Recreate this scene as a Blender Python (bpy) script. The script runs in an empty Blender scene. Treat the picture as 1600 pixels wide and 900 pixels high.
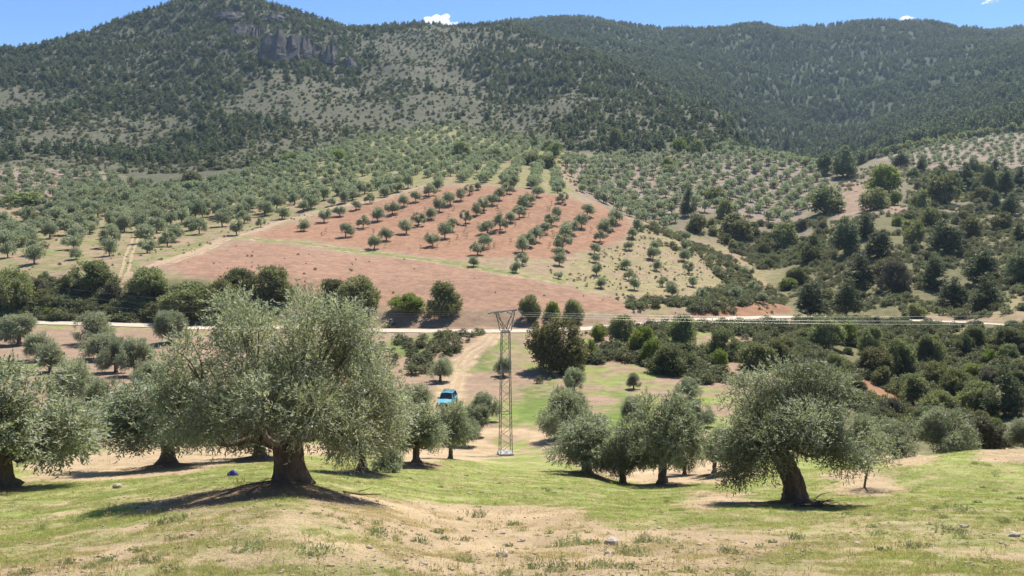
import bpy, math, random
import numpy as np
from mathutils import Vector, Matrix

# ---------------------------------------------------------------- camera, sky, sun, exposure
F_PX, W_PX, H_PX = 1256.0, 1600.0, 900.0
PITCH = math.atan(120.0 / F_PX)                     # horizon at row 330 of 900
SUN_EL, SUN_AZ = math.radians(56.0), math.radians(26.0)   # azimuth measured from +Y (view direction) towards +X
scene = bpy.context.scene
COL = scene.collection
cam_data = bpy.data.cameras.new('camera')
cam_data.sensor_width = 36.0
cam_data.lens = 36.0 * F_PX / W_PX
cam_data.clip_start, cam_data.clip_end = 0.1, 30000.0
cam = bpy.data.objects.new('camera', cam_data)
COL.objects.link(cam)
cam.rotation_euler = (math.pi / 2 - PITCH, 0, 0)
scene.camera = cam

world = bpy.data.worlds.new('World')
scene.world = world
world.use_nodes = True
wn = world.node_tree
bg = wn.nodes['Background']
sky = wn.nodes.new('ShaderNodeTexSky')
sky.sky_type = 'NISHITA'
sky.sun_disc = False
sky.sun_elevation, sky.sun_rotation = SUN_EL, SUN_AZ
sky.altitude, sky.air_density, sky.dust_density, sky.ozone_density = 1500.0, 0.85, 0.0, 10.0
wn.links.new(sky.outputs[0], bg.inputs[0])
bg.inputs[1].default_value = 0.11

sun_data = bpy.data.lights.new('sun', 'SUN')
sun_data.energy, sun_data.angle, sun_data.color = 5.0, math.radians(0.55), (1.0, 0.955, 0.88)
sun = bpy.data.objects.new('sun', sun_data)
COL.objects.link(sun)
to_sun = Vector((math.sin(SUN_AZ) * math.cos(SUN_EL), math.cos(SUN_AZ) * math.cos(SUN_EL), math.sin(SUN_EL)))
sun.rotation_euler = to_sun.to_track_quat('Z', 'Y').to_euler()
sun.location = to_sun * 400

vs = scene.view_settings
vs.view_transform, vs.look, vs.exposure, vs.gamma = 'Standard', 'None', 0.72, 1.0
vs.use_curve_mapping = False
scene.render.engine = 'CYCLES'
cy = scene.cycles
cy.max_bounces, cy.diffuse_bounces, cy.glossy_bounces, cy.transmission_bounces = 6, 3, 2, 4
cy.volume_bounces = 4
cy.caustics_reflective = cy.caustics_refractive = False

rng = np.random.default_rng(7)
random.seed(7)

# ---------------------------------------------------------------- helpers
def pchip(x, y, xq):
    x = np.asarray(x, float); y = np.asarray(y, float); xq = np.clip(xq, x[0], x[-1])
    h = np.diff(x); d = np.diff(y) / h
    m = np.zeros_like(y)
    if len(x) > 2:
        w1, w2 = 2 * h[1:] + h[:-1], h[1:] + 2 * h[:-1]
        ok = d[1:] * d[:-1] > 0
        with np.errstate(divide='ignore', invalid='ignore'):
            hm = (w1 + w2) / (w1 / d[:-1] + w2 / d[1:])
        m[1:-1] = np.where(ok, hm, 0)
    m[0], m[-1] = d[0], d[-1]
    i = np.clip(np.searchsorted(x, xq) - 1, 0, len(h) - 1)
    t = (xq - x[i]) / h[i]
    return ((1 + 2 * t) * (1 - t) ** 2 * y[i] + t * (1 - t) ** 2 * h[i] * m[i]
            + t * t * (3 - 2 * t) * y[i + 1] + t * t * (t - 1) * h[i] * m[i + 1])

def _hash(ix, iy, iz, seed):
    n = (ix.astype(np.int64) * 374761393 + iy.astype(np.int64) * 668265263 + iz.astype(np.int64) * 2147483647 + seed * 144665) & 0xFFFFFFFF
    n = ((n ^ (n >> 13)) * 1274126177) & 0xFFFFFFFF
    n = ((n ^ (n >> 16)) * 2246822519) & 0xFFFFFFFF
    return ((n ^ (n >> 15)) & 0xFFFFFF) / float(0xFFFFFF)

def noise3(p, seed=0):
    p = np.asarray(p, float)
    f = np.floor(p); w = p - f; w = w * w * (3 - 2 * w)
    ix, iy, iz = (f[..., k].astype(np.int64) for k in range(3))
    out = 0
    for a in (0, 1):
        for b in (0, 1):
            for c in (0, 1):
                wt = (w[..., 0] if a else 1 - w[..., 0]) * (w[..., 1] if b else 1 - w[..., 1]) * (w[..., 2] if c else 1 - w[..., 2])
                out = out + wt * _hash(ix + a, iy + b, iz + c, seed)
    return out

def noise2(x, y, scale, seed=0, octaves=1):
    x = np.asarray(x, float); y = np.asarray(y, float)
    tot, amp, norm = 0, 1.0, 0
    for o in range(octaves):
        px, py = x / scale, y / scale
        fx, fy = np.floor(px), np.floor(py); wx, wy = px - fx, py - fy
        wx = wx * wx * (3 - 2 * wx); wy = wy * wy * (3 - 2 * wy)
        ix, iy = fx.astype(np.int64), fy.astype(np.int64); iz = np.int64(o * 7)
        h00, h10 = _hash(ix, iy, iz, seed + o), _hash(ix + 1, iy, iz, seed + o)
        h01, h11 = _hash(ix, iy + 1, iz, seed + o), _hash(ix + 1, iy + 1, iz, seed + o)
        tot = tot + amp * ((h00 * (1 - wx) + h10 * wx) * (1 - wy) + (h01 * (1 - wx) + h11 * wx) * wy)
        norm += amp; amp *= 0.5; scale *= 0.5
    return tot / norm

def smooth(a, b, x):
    t = np.clip((x - a) / (b - a), 0, 1)
    return t * t * (3 - 2 * t)

SP, CP = math.sin(PITCH), math.cos(PITCH)
def row_s(v):                       # picture row -> height per metre of depth
    b = (H_PX / 2 - np.asarray(v, float)) / F_PX
    return (-SP + CP * b) / (CP + SP * b)
def pix_ts(u, v):                   # picture position -> (X/Y, Z/Y)
    b = (H_PX / 2 - np.asarray(v, float)) / F_PX
    yf = CP + SP * b
    return (np.asarray(u, float) - W_PX / 2) / F_PX / yf, (-SP + CP * b) / yf
def project(x, y, z):
    d = y * CP - z * SP
    up = y * SP + z * CP
    return W_PX / 2 + F_PX * x / d, H_PX / 2 - F_PX * up / d

# ---------------------------------------------------------------- lie of the land: depth profile along each bearing
PROFILES = {
 -500: [(28,765),(40,722),(55,690),(75,640),(95,600),(118,560),(140,525),(150,508),(158,503),(163,480),(170,455),(178,432),(200,405),(250,358),(300,330),(360,305),(430,280),(480,262),(540,243),(650,205),(800,165),(950,130),(1000,122),(1100,130),(1400,150),(2600,200)],
 0: [(28,765),(40,722),(55,690),(75,640),(95,600),(118,560),(140,525),(150,508),(158,503),(163,480),(170,455),(178,432),(200,405),(250,358),(300,330),(360,305),(430,280),(480,262),(540,243),(650,195),(800,145),(950,100),(1000,91),(1100,112),(1400,150),(2600,200)],
 250: [(21,770),(38,728),(50,700),(62,675),(80,635),(100,598),(120,562),(140,530),(150,512),(155,508),(160,490),(168,455),(176,430),(190,412),(230,380),(280,350),(330,325),(400,300),(470,275),(540,255),(600,235),(700,190),(800,150),(900,105),(1000,60),(1090,22),(1120,19),(1250,60),(2600,200)],
 350: [(19.5,764),(30,737),(38,724),(50,702),(64,682),(80,642),(100,602),(122,561),(142,527),(151,513),(156,510),(161,485),(169,455),(178,430),(198,406),(230,378),(275,349),(320,325),(375,304),(445,277),(520,252),(590,228),(670,195),(760,155),(850,115),(950,67),(1050,20),(1120,-8),(1150,-10),(1300,60),(2600,200)],
 440: [(19,760),(30,736),(38,722),(50,705),(66,690),(80,650),(100,605),(125,560),(145,524),(152,514),(157,511),(164,480),(172,455),(180,430),(205,400),(230,376),(270,348),(310,325),(350,308),(420,280),(500,252),(580,225),(640,205),(720,172),(800,137),(900,95),(1000,55),(1090,20),(1130,15),(1280,70),(2600,200)],
 560: [(20,772),(32,742),(40,726),(52,708),(66,698),(80,660),(100,615),(122,572),(144,526),(151,516),(156,514),(163,484),(172,460),(183,436),(205,410),(228,390),(255,362),(285,335),(315,312),(345,300),(410,275),(480,252),(560,232),(640,208),(720,182),(800,150),(900,112),(1000,77),(1100,46),(1140,41),(1300,80),(2600,200)],
 700: [(21,800),(28,768),(40,731),(50,716),(66,706),(80,668),(100,622),(120,580),(142,528),(149,519),(154,516),(163,486),(171,468),(185,440),(205,414),(226,394),(252,366),(282,334),(312,304),(336,290),(400,268),(460,252),(540,236),(620,215),(700,192),(800,158),(900,120),(1000,82),(1110,46),(1150,42),(1300,80),(2600,200)],
 790: [(21,805),(28,775),(40,745),(50,728),(66,712),(80,672),(100,625),(118,585),(140,532),(148,520),(154,516),(163,486),(171,468),(185,440),(205,415),(225,395),(250,368),(280,335),(310,305),(335,290),(400,268),(460,250),(540,238),(620,222),(700,198),(800,163),(900,124),(1000,86),(1120,46),(1160,43),(1300,70),(1600,50),(1750,38),(2600,150)],
 900: [(23,792),(34,762),(45,742),(66,700),(85,655),(105,610),(120,580),(140,540),(150,522),(157,514),(166,488),(180,462),(205,430),(230,400),(255,370),(280,340),(305,315),(325,306),(365,304),(410,288),(470,262),(540,245),(620,215),(700,180),(800,145),(900,112),(1000,84),(1060,76),(1150,92),(1300,85),(1500,60),(1700,36),(1760,34),(2600,150)],
 1000: [(24,792),(45,757),(60,712),(75,672),(95,630),(115,590),(135,550),(150,520),(158,508),(165,492),(180,470),(205,440),(230,410),(255,380),(280,352),(295,345),(320,353),(350,346),(390,325),(430,305),(500,270),(560,245),(620,220),(700,188),(800,155),(900,124),(945,117),(1050,132),(1200,115),(1450,80),(1750,49),(2600,150)],
 1100: [(24,788),(45,752),(58,715),(72,675),(95,628),(115,590),(135,552),(155,515),(166,500),(172,485),(190,465),(215,438),(240,412),(262,390),(285,394),(320,376),(360,345),(400,320),(450,290),(520,258),(570,238),(640,207),(720,177),(770,169),(850,188),(1000,180),(1200,140),(1500,85),(1760,55),(2600,150)],
 1200: [(24,786),(33,765),(42,742),(55,715),(75,675),(95,630),(120,580),(145,535),(165,505),(176,496),(182,485),(200,468),(220,474),(260,440),(300,405),(350,360),(400,325),(450,295),(510,262),(560,243),(600,250),(700,262),(900,248),(1050,225),(1200,180),(1450,110),(1780,45),(2600,150)],
 1300: [(25,780),(35,745),(43,734),(60,718),(80,690),(100,640),(120,595),(145,545),(170,512),(190,500),(205,495),(225,465),(260,415),(300,375),(350,340),(400,310),(460,280),(520,259),(560,265),(700,272),(900,250),(1000,240),(1150,205),(1450,120),(1780,45),(2600,150)],
 1400: [(26,771),(40,718),(50,723),(70,710),(90,680),(110,635),(135,575),(160,525),(180,502),(200,470),(230,420),(270,372),(320,335),(370,308),(430,282),(490,265),(520,262),(560,255),(620,243),(680,235),(720,233),(850,228),(1000,205),(1200,160),(1500,95),(1780,39),(2600,150)],
 1500: [(26,768),(40,707),(50,716),(70,710),(90,680),(110,635),(135,575),(152,530),(172,505),(200,470),(235,420),(280,370),(330,335),(390,305),(440,283),(490,265),(560,245),(640,227),(700,218),(740,212),(850,205),(1000,180),(1250,120),(1400,95),(1600,70),(1780,47),(2600,150)],
 1600: [(26,768),(42,701),(50,708),(70,705),(90,670),(110,620),(130,560),(142,518),(150,510),(165,490),(200,440),(240,395),(290,355),(350,318),(420,285),(480,262),(560,238),(650,214),(720,200),(850,180),(1000,150),(1200,105),(1400,72),(1500,68),(1700,62),(1850,48),(2600,150)],
 2200: [(26,768),(42,701),(50,708),(70,705),(90,670),(110,620),(130,560),(142,518),(150,510),(165,490),(200,440),(240,395),(290,355),(350,318),(420,285),(480,262),(560,238),(650,214),(720,195),(850,170),(1000,135),(1200,90),(1400,60),(1500,55),(1700,52),(1850,50),(2600,150)],
}
Y0, Y1 = 8.0, 2600.0
LY = np.linspace(math.log(Y0), math.log(Y1), 900)
TG = np.linspace(-1.25, 1.25, 700)
def _build_table():
    us = sorted(PROFILES)
    S = []; V = []
    for u in us:
        p = PROFILES[u]
        ys = [a for a, _ in p]; ss = [float(row_s(b)) for _, b in p]; rows = [b for _, b in p]
        k = (-ss[0] * ys[0] - 1.62) / ys[0]                      # near slope down from the photographer's feet
        near = [Y0, (Y0 + ys[0]) / 2]
        sn = [-(1.62 + k * y) / y for y in near]
        S.append(pchip(np.log(near + ys), sn + ss, LY))
    S = np.array(S)
    tab = np.empty((len(LY), len(TG)))
    # rows back to image rows to place each bearing's knot
    for j in range(len(LY)):
        s = S[:, j]
        # invert s -> yf: b=(s*CP+SP)/(CP-s*SP)
        b = (s * CP + SP) / (CP - s * SP)
        yf = CP + SP * b
        t = (np.array(us) - W_PX / 2) / F_PX / yf
        tab[j] = pchip(t, s, TG)
    return tab
TAB = _build_table()

MOUNDS = []        # (x, y, radius, height) soil heaped round trunks
ROADS = []         # (points Nx3, half width, blend)

def _lookup(t, ly):
    a = np.clip((t - TG[0]) / (TG[1] - TG[0]), 0, len(TG) - 1.001)
    b = np.clip((ly - LY[0]) / (LY[1] - LY[0]), 0, len(LY) - 1.001)
    i = a.astype(int); j = b.astype(int); fa = a - i; fb = b - j
    return ((TAB[j, i] * (1 - fa) + TAB[j, i + 1] * fa) * (1 - fb) + (TAB[j + 1, i] * (1 - fa) + TAB[j + 1, i + 1] * fa) * fb)

def poly_dist(x, y, pts):
    """distance to a polyline (XY) and the interpolated height along it"""
    best = np.full(np.shape(x), 1e9); bz = np.zeros(np.shape(x))
    for (a, b) in zip(pts[:-1], pts[1:]):
        dx, dy = b[0] - a[0], b[1] - a[1]
        L2 = dx * dx + dy * dy + 1e-9
        q = np.clip(((x - a[0]) * dx + (y - a[1]) * dy) / L2, 0, 1)
        d = np.hypot(x - a[0] - q * dx, y - a[1] - q * dy)
        m = d < best
        best = np.where(m, d, best); bz = np.where(m, a[2] + q * (b[2] - a[2]), bz)
    return best, bz

def height(x, y, detail=True):
    x = np.asarray(x, float); y = np.asarray(y, float)
    ye = np.maximum(y, Y0)
    t = x / np.maximum(ye, 12.0)
    z = _lookup(x / ye, np.log(np.minimum(ye, Y1))) * ye
    k = 0.285
    zn = -1.62 - k * y
    z = np.where(y < Y0 + 6, zn + (z - zn) * smooth(Y0 - 0.5, Y0 + 6, y) * smooth(0, 1, 1.0 - np.abs(x) / 1e6 + 0 * x), z)
    if detail:
        z = z.copy()
        m = y > 480
        if m.any():
            xm, ym = x[m], y[m]
            n4 = noise2(xm, ym, 150, 3, 4); rdg = 1 - np.abs(noise2(xm, ym, 170, 4, 4) - 0.5) * 3.2
            z[m] += smooth(480, 800, ym) * smooth(560, 900, ym) * ((n4 - 0.5) * 22 + (rdg - 0.55) * 14)
        m = (y > 90) & (y < 800)
        if m.any(): z[m] += smooth(90, 200, y[m]) * (1 - smooth(480, 800, y[m])) * (noise2(x[m], y[m], 22, 5, 3) - 0.5) * 1.1
        m = y < 110
        if m.any(): z[m] += (1 - smooth(60, 110, y[m])) * ((noise2(x[m], y[m], 3.0, 9, 3) - 0.5) * 0.20 + (noise2(x[m], y[m], 0.5, 11, 2) - 0.5) * 0.05)
    if MOUNDS:
        m = (y < 75) & (y > 8)
        if m.any():
            xm, ym = x[m], y[m]; add = np.zeros(len(xm))
            for (mx, my, r, h) in MOUNDS:
                add += h * np.exp(-((xm - mx) ** 2 + (ym - my) ** 2) / (r * r) * 1.6)
            k = add > 1e-4
            if k.any(): add[k] *= 0.8 + 0.4 * noise2(xm[k], ym[k], 0.7, 21, 2)
            z = z.copy(); z[m] += add
    for (pts, hw, bl) in ROADS:
        lo = pts.min(0) - hw - bl; hi = pts.max(0) + hw + bl
        m = (x > lo[0]) & (x < hi[0]) & (y > lo[1]) & (y < hi[1])
        if np.any(m):
            xm, ym = x[m], y[m]
            d, bz = poly_dist(xm, ym, pts)
            w = 1 - smooth(hw, hw + bl, d)
            z = z.copy(); z[m] = z[m] * (1 - w) + bz * w
    return z

RAYY = np.exp(np.linspace(math.log(7.0), math.log(2500), 1900))
def cast(u, v, ymin=7.0, ymax=2500):
    """where the sight line through picture position (u, v) meets the ground"""
    t, s = pix_ts(u, v)
    ys = RAYY[(RAYY >= ymin) & (RAYY <= ymax)]
    g = height(t * ys, ys) - s * ys
    hit = np.nonzero(g >= 0)[0]
    if len(hit) == 0:
        i = int(np.argmax(g / ys)); y = ys[i]
    elif hit[0] == 0:
        y = ys[0]
    else:
        i = hit[0]; f = -g[i - 1] / (g[i] - g[i - 1]); y = ys[i - 1] + f * (ys[i] - ys[i - 1])
    x = float(t * y)
    return x, float(y), float(height(np.array([x]), np.array([y]))[0])

def catmull(pts, n=8):
    pts = [np.array(p, float) for p in pts]
    P = [2 * pts[0] - pts[1]] + pts + [2 * pts[-1] - pts[-2]]
    out = []
    for i in range(1, len(P) - 2):
        for k in range(n):
            t = k / n
            out.append(0.5 * ((2 * P[i]) + (-P[i-1] + P[i+1]) * t + (2*P[i-1] - 5*P[i] + 4*P[i+1] - P[i+2]) * t*t + (-P[i-1] + 3*P[i] - 3*P[i+1] + P[i+2]) * t**3))
    out.append(P[-2])
    return np.array(out)

# the valley road: known bearing and depth
_road = []
for (u, v, Y) in [(-420,503,157),(-150,503,157),(0,504,156),(120,506,154),(250,510,152),(310,513,151),(440,513,152),(600,517,150),(780,518,150),(900,515,154),(1000,507,160),(1100,500,167),(1210,496,176),(1300,496,190),(1400,500,184),(1500,504,170),(1600,510,152),(1750,522,138)]:
    t, s = pix_ts(u, v)
    _road.append((t * Y, Y, s * Y))
ROAD = catmull(_road, 8)
ROADS.append((ROAD, 2.9, 5.0))

# tracks (follow the ground)
def track_points(pix, n=8):
    return catmull([cast(*p) for p in pix], n)
TRACK_CAR = track_points([(772,521),(760,535),(735,552),(718,575),(708,600),(702,622),(704,650),(722,680)])
TRACK_UP = track_points([(130,458),(178,448),(205,428),(255,411),(300,397),(345,376),(385,366),(440,347),(500,330),(560,318),(620,303),(668,290)])
TRACK_LEFT = track_points([(192,440),(198,415),(203,395),(212,372),(220,352)])
TRACK_RAVINE = track_points([(1160,500),(1180,518),(1196,536)])
PATH_FIELD = track_points([(375,372),(430,376),(500,384),(580,394),(660,405),(740,417),(820,432),(880,441)])
PATH_MEADOW = track_points([(735,690),(775,672),(825,678),(880,700)])
for tr in (TRACK_CAR, TRACK_UP):
    tr[:, 2] = height(tr[:, 0], tr[:, 1])

# ---------------------------------------------------------------- near trees (needed first for their mounds)
# name, trunk foot in the picture, crown left / right / top in the picture
NEAR = {}
def near_spot(key, u, v, mound=None):
    x, y, z = cast(u, v)
    NEAR[key] = (x, y)
    if mound:
        MOUNDS.append((x, y) + mound)
NEAR_OLIVES = [
 # key, foot u, v, crown u0, u1, top v, trunk px, lean, kind, label
 ('main', 455, 765, 252, 622, 456, 58, -0.05, 'hero', 'large old olive with thick split trunk on a bare soil mound, biggest tree in front'),
 ('right', 1240, 787, 1112, 1355, 556, 40, -0.28, 'hero2', 'gnarled olive with dark leaning trunk standing alone on the grass beside the sapling'),
 ('edge', 8, 768, -125, 138, 565, 46, 0.12, 'mid', 'large olive with thick dark trunk cut off by the left picture edge'),
 ('low', 262, 731, 142, 345, 598, 20, 0.05, 'mid', 'low spreading olive with short trunk between the edge tree and the largest olive'),
 ('behind', 405, 717, 320, 470, 596, 16, 0.0, 'mid', 'olive mostly hidden behind the largest olive, only its trunk showing below'),
 ('sucker', 567, 742, 500, 628, 600, 22, 0.0, 'mid', 'olive with grey green suckers at its foot, just right of the largest olive'),
 ('round', 650, 728, 602, 706, 632, 20, 0.08, 'mid', 'broad olive below the teal car with dark soil round its trunk'),
 ('round2', 704, 717, 672, 738, 625, 10, 0.0, 'mid', 'olive touching the broad olive below the teal car, on its pylon side'),
 ('c1', 916, 741, 850, 974, 650, 13, -0.05, 'mid', 'first olive of the close clump of three beyond the pylon foot, nearest the pylon'),
 ('c2', 973, 755, 930, 1020, 660, 13, 0.0, 'mid', 'middle olive of the close clump of three beyond the pylon foot'),
 ('c3', 1034, 758, 970, 1102, 614, 20, 0.0, 'mid', 'tallest olive of the close clump of three with thick dark trunk'),
 ('c4', 1116, 744, 1088, 1150, 668, 9, -0.1, 'mid', 'small olive with slender trunk between the clump of three and the leaning olive'),
]
SPOTS = {}
for (key, u, v, *_r) in NEAR_OLIVES:
    SPOTS[key] = cast(u, v)
_mx, _my, _ = SPOTS['main']
MOUNDS += [(_mx - 0.15, _my - 0.4, 1.6, 0.25)]
for k_, r_, h_ in (('right', 1.0, 0.14), ('edge', 1.3, 0.2), ('low', 1.6, 0.26), ('behind', 1.4, 0.2), ('sucker', 1.2, 0.22), ('round', 1.5, 0.22), ('c1', 1.3, 0.2), ('c3', 1.2, 0.15), ('c4', 1.4, 0.2)):
    MOUNDS.append((SPOTS[k_][0], SPOTS[k_][1] - 0.1, r_, h_))
SAPLING = cast(1350, 765)
MOUNDS.append((SAPLING[0], SAPLING[1], 0.5, 0.1))

# ---------------------------------------------------------------- land use: albedo by plot
def plot(pix, ymin=7, ymax=2500):
    return np.array([cast(u, v, ymin, ymax)[:2] for u, v in pix])
def inside(x, y, poly):
    r = np.zeros(np.shape(x), bool)
    n = len(poly); j = n - 1
    for i in range(n):
        xi, yi = poly[i]; xj, yj = poly[j]
        c = ((yi > y) != (yj > y)) & (x < (xj - xi) * (y - yi) / (yj - yi + 1e-12) + xi)
        r ^= c; j = i
    return r
def soft(x, y, poly, w):
    """1 inside a plot, fading over w metres with a ragged edge"""
    lo = poly.min(0) - 4 * w; hi = poly.max(0) + 4 * w
    out = np.zeros(np.shape(x))
    m = (x > lo[0]) & (x < hi[0]) & (y > lo[1]) & (y < hi[1])
    if np.any(m):
        xm = x[m] + (noise2(x[m], y[m], w * 2.5, 31, 2) - 0.5) * w * 2.4
        ym = y[m] + (noise2(x[m], y[m], w * 2.5, 37, 2) - 0.5) * w * 2.4
        ring = np.vstack([poly, poly[:1]])
        d, _ = poly_dist(xm, ym, np.c_[ring, np.zeros(len(ring))])
        d = np.where(inside(xm, ym, poly), d, -d)
        out[m] = smooth(-w, w, d)
    return out

P_RED_UP = plot([(388,372),(440,352),(560,322),(640,303),(690,293),(760,290),(860,303),(915,318),(960,331),(985,350),(972,376),(900,396),(860,403),(800,402),(700,404),(600,390),(480,375)], 160)
P_RED_LOW = plot([(375,379),(480,388),(600,402),(700,415),(800,433),(900,453),(985,475),(975,486),(800,487),(700,484),(560,470),(420,446),(300,432),(262,414)], 156)
P_DRY = plot([(880,405),(975,380),(990,352),(1050,372),(1120,392),(1180,425),(1228,466),(1195,486),(1080,490),(990,476),(900,450),(820,430)], 160)
P_TERR = plot([(700,286),(730,256),(860,262),(900,300),(870,304),(760,288)], 300)
P_LGROVE = plot([(0,440),(0,350),(180,310),(330,315),(560,290),(690,288),(640,302),(560,318),(440,348),(340,378),(250,412),(180,440)], 168)
P_LTOP = plot([(180,310),(330,286),(420,256),(480,238),(560,214),(700,194),(870,215),(870,262),(740,256),(690,288),(560,300),(330,318)], 300)
P_LFAR = plot([(-60,325),(-60,262),(60,264),(190,270),(170,296),(60,325)], 300)
P_RGROVE = plot([(1000,342),(900,300),(880,250),(960,242),(1100,244),(1260,248),(1296,262),(1290,300),(1250,345),(1200,350),(1140,330),(1050,335)], 330)
P_FGROVE = plot([(1355,250),(1460,225),(1640,212),(1640,266),(1500,263),(1420,262)], 470)
P_BANK = plot([(560,514),(575,488),(640,486),(740,487),(820,492),(930,492),(925,510),(740,516)], 120)
P_ORANGE = plot([(1075,494),(1090,482),(1160,472),(1225,470),(1240,490),(1160,496)], 150)
P_CLEAR = plot([(1318,283),(1352,283),(1352,322),(1420,326),(1400,336),(1330,336),(1300,345),(1318,318)], 300)
P_VAL_L = plot([(-40,640),(-40,515),(60,512),(300,522),(420,528),(420,690),(200,700),(0,720)], 50)
P_GREEN = [plot(q, 50) for q in (
   [(600,530),(690,522),(720,528),(690,548),(640,560),(600,552)], [(735,560),(775,528),(790,530),(785,580),(745,582)],
   [(0,565),(45,560),(55,580),(20,595),(0,592)], [(800,610),(860,590),(880,620),(850,660),(805,670)], [(885,680),(960,600),(1000,640),(950,680)])]
P_REDCUT = plot([(1330,585),(1350,588),(1436,632),(1438,650),(1405,642),(1335,606)], 80)
P_TAN = [plot(q) for q in (
   [(10,905),(30,885),(110,858),(200,852),(190,870),(220,905)], [(620,905),(640,850),(700,830),(760,800),(880,795),(960,830),(1100,828),(1230,840),(1230,870),(1080,890),(1000,905)],
   [(500,790),(560,775),(690,790),(820,790),(900,800),(800,830),(640,850),(560,830)], [(1290,740),(1330,733),(1400,760),(1390,775),(1310,770)], [(1530,712),(1560,700),(1640,700),(1640,716),(1560,722)],
   [(40,752),(60,712),(200,700),(420,690),(560,690),(560,708),(420,716),(280,742),(110,752)], [(600,720),(640,700),(760,690),(790,700),(740,718),(640,724)], [(840,715),(900,700),(1150,715),(1180,745),(1100,755),(950,745)], [(1370,715),(1440,706),(1460,722),(1400,730)],
   [(1080,765),(1160,770),(1180,790),(1080,800)])]

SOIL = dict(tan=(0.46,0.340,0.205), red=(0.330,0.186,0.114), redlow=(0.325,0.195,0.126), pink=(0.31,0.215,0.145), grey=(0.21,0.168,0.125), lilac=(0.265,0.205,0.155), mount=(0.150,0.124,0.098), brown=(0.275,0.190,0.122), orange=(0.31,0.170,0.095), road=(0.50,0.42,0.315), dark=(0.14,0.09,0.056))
GRASS = dict(meadow=(0.222,0.272,0.066), dry=(0.285,0.245,0.118), bright=(0.135,0.180,0.045), scrub=(0.165,0.150,0.074), terr=(0.205,0.215,0.080), mount=(0.105,0.108,0.062), forest=(0.062,0.075,0.038))

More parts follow.
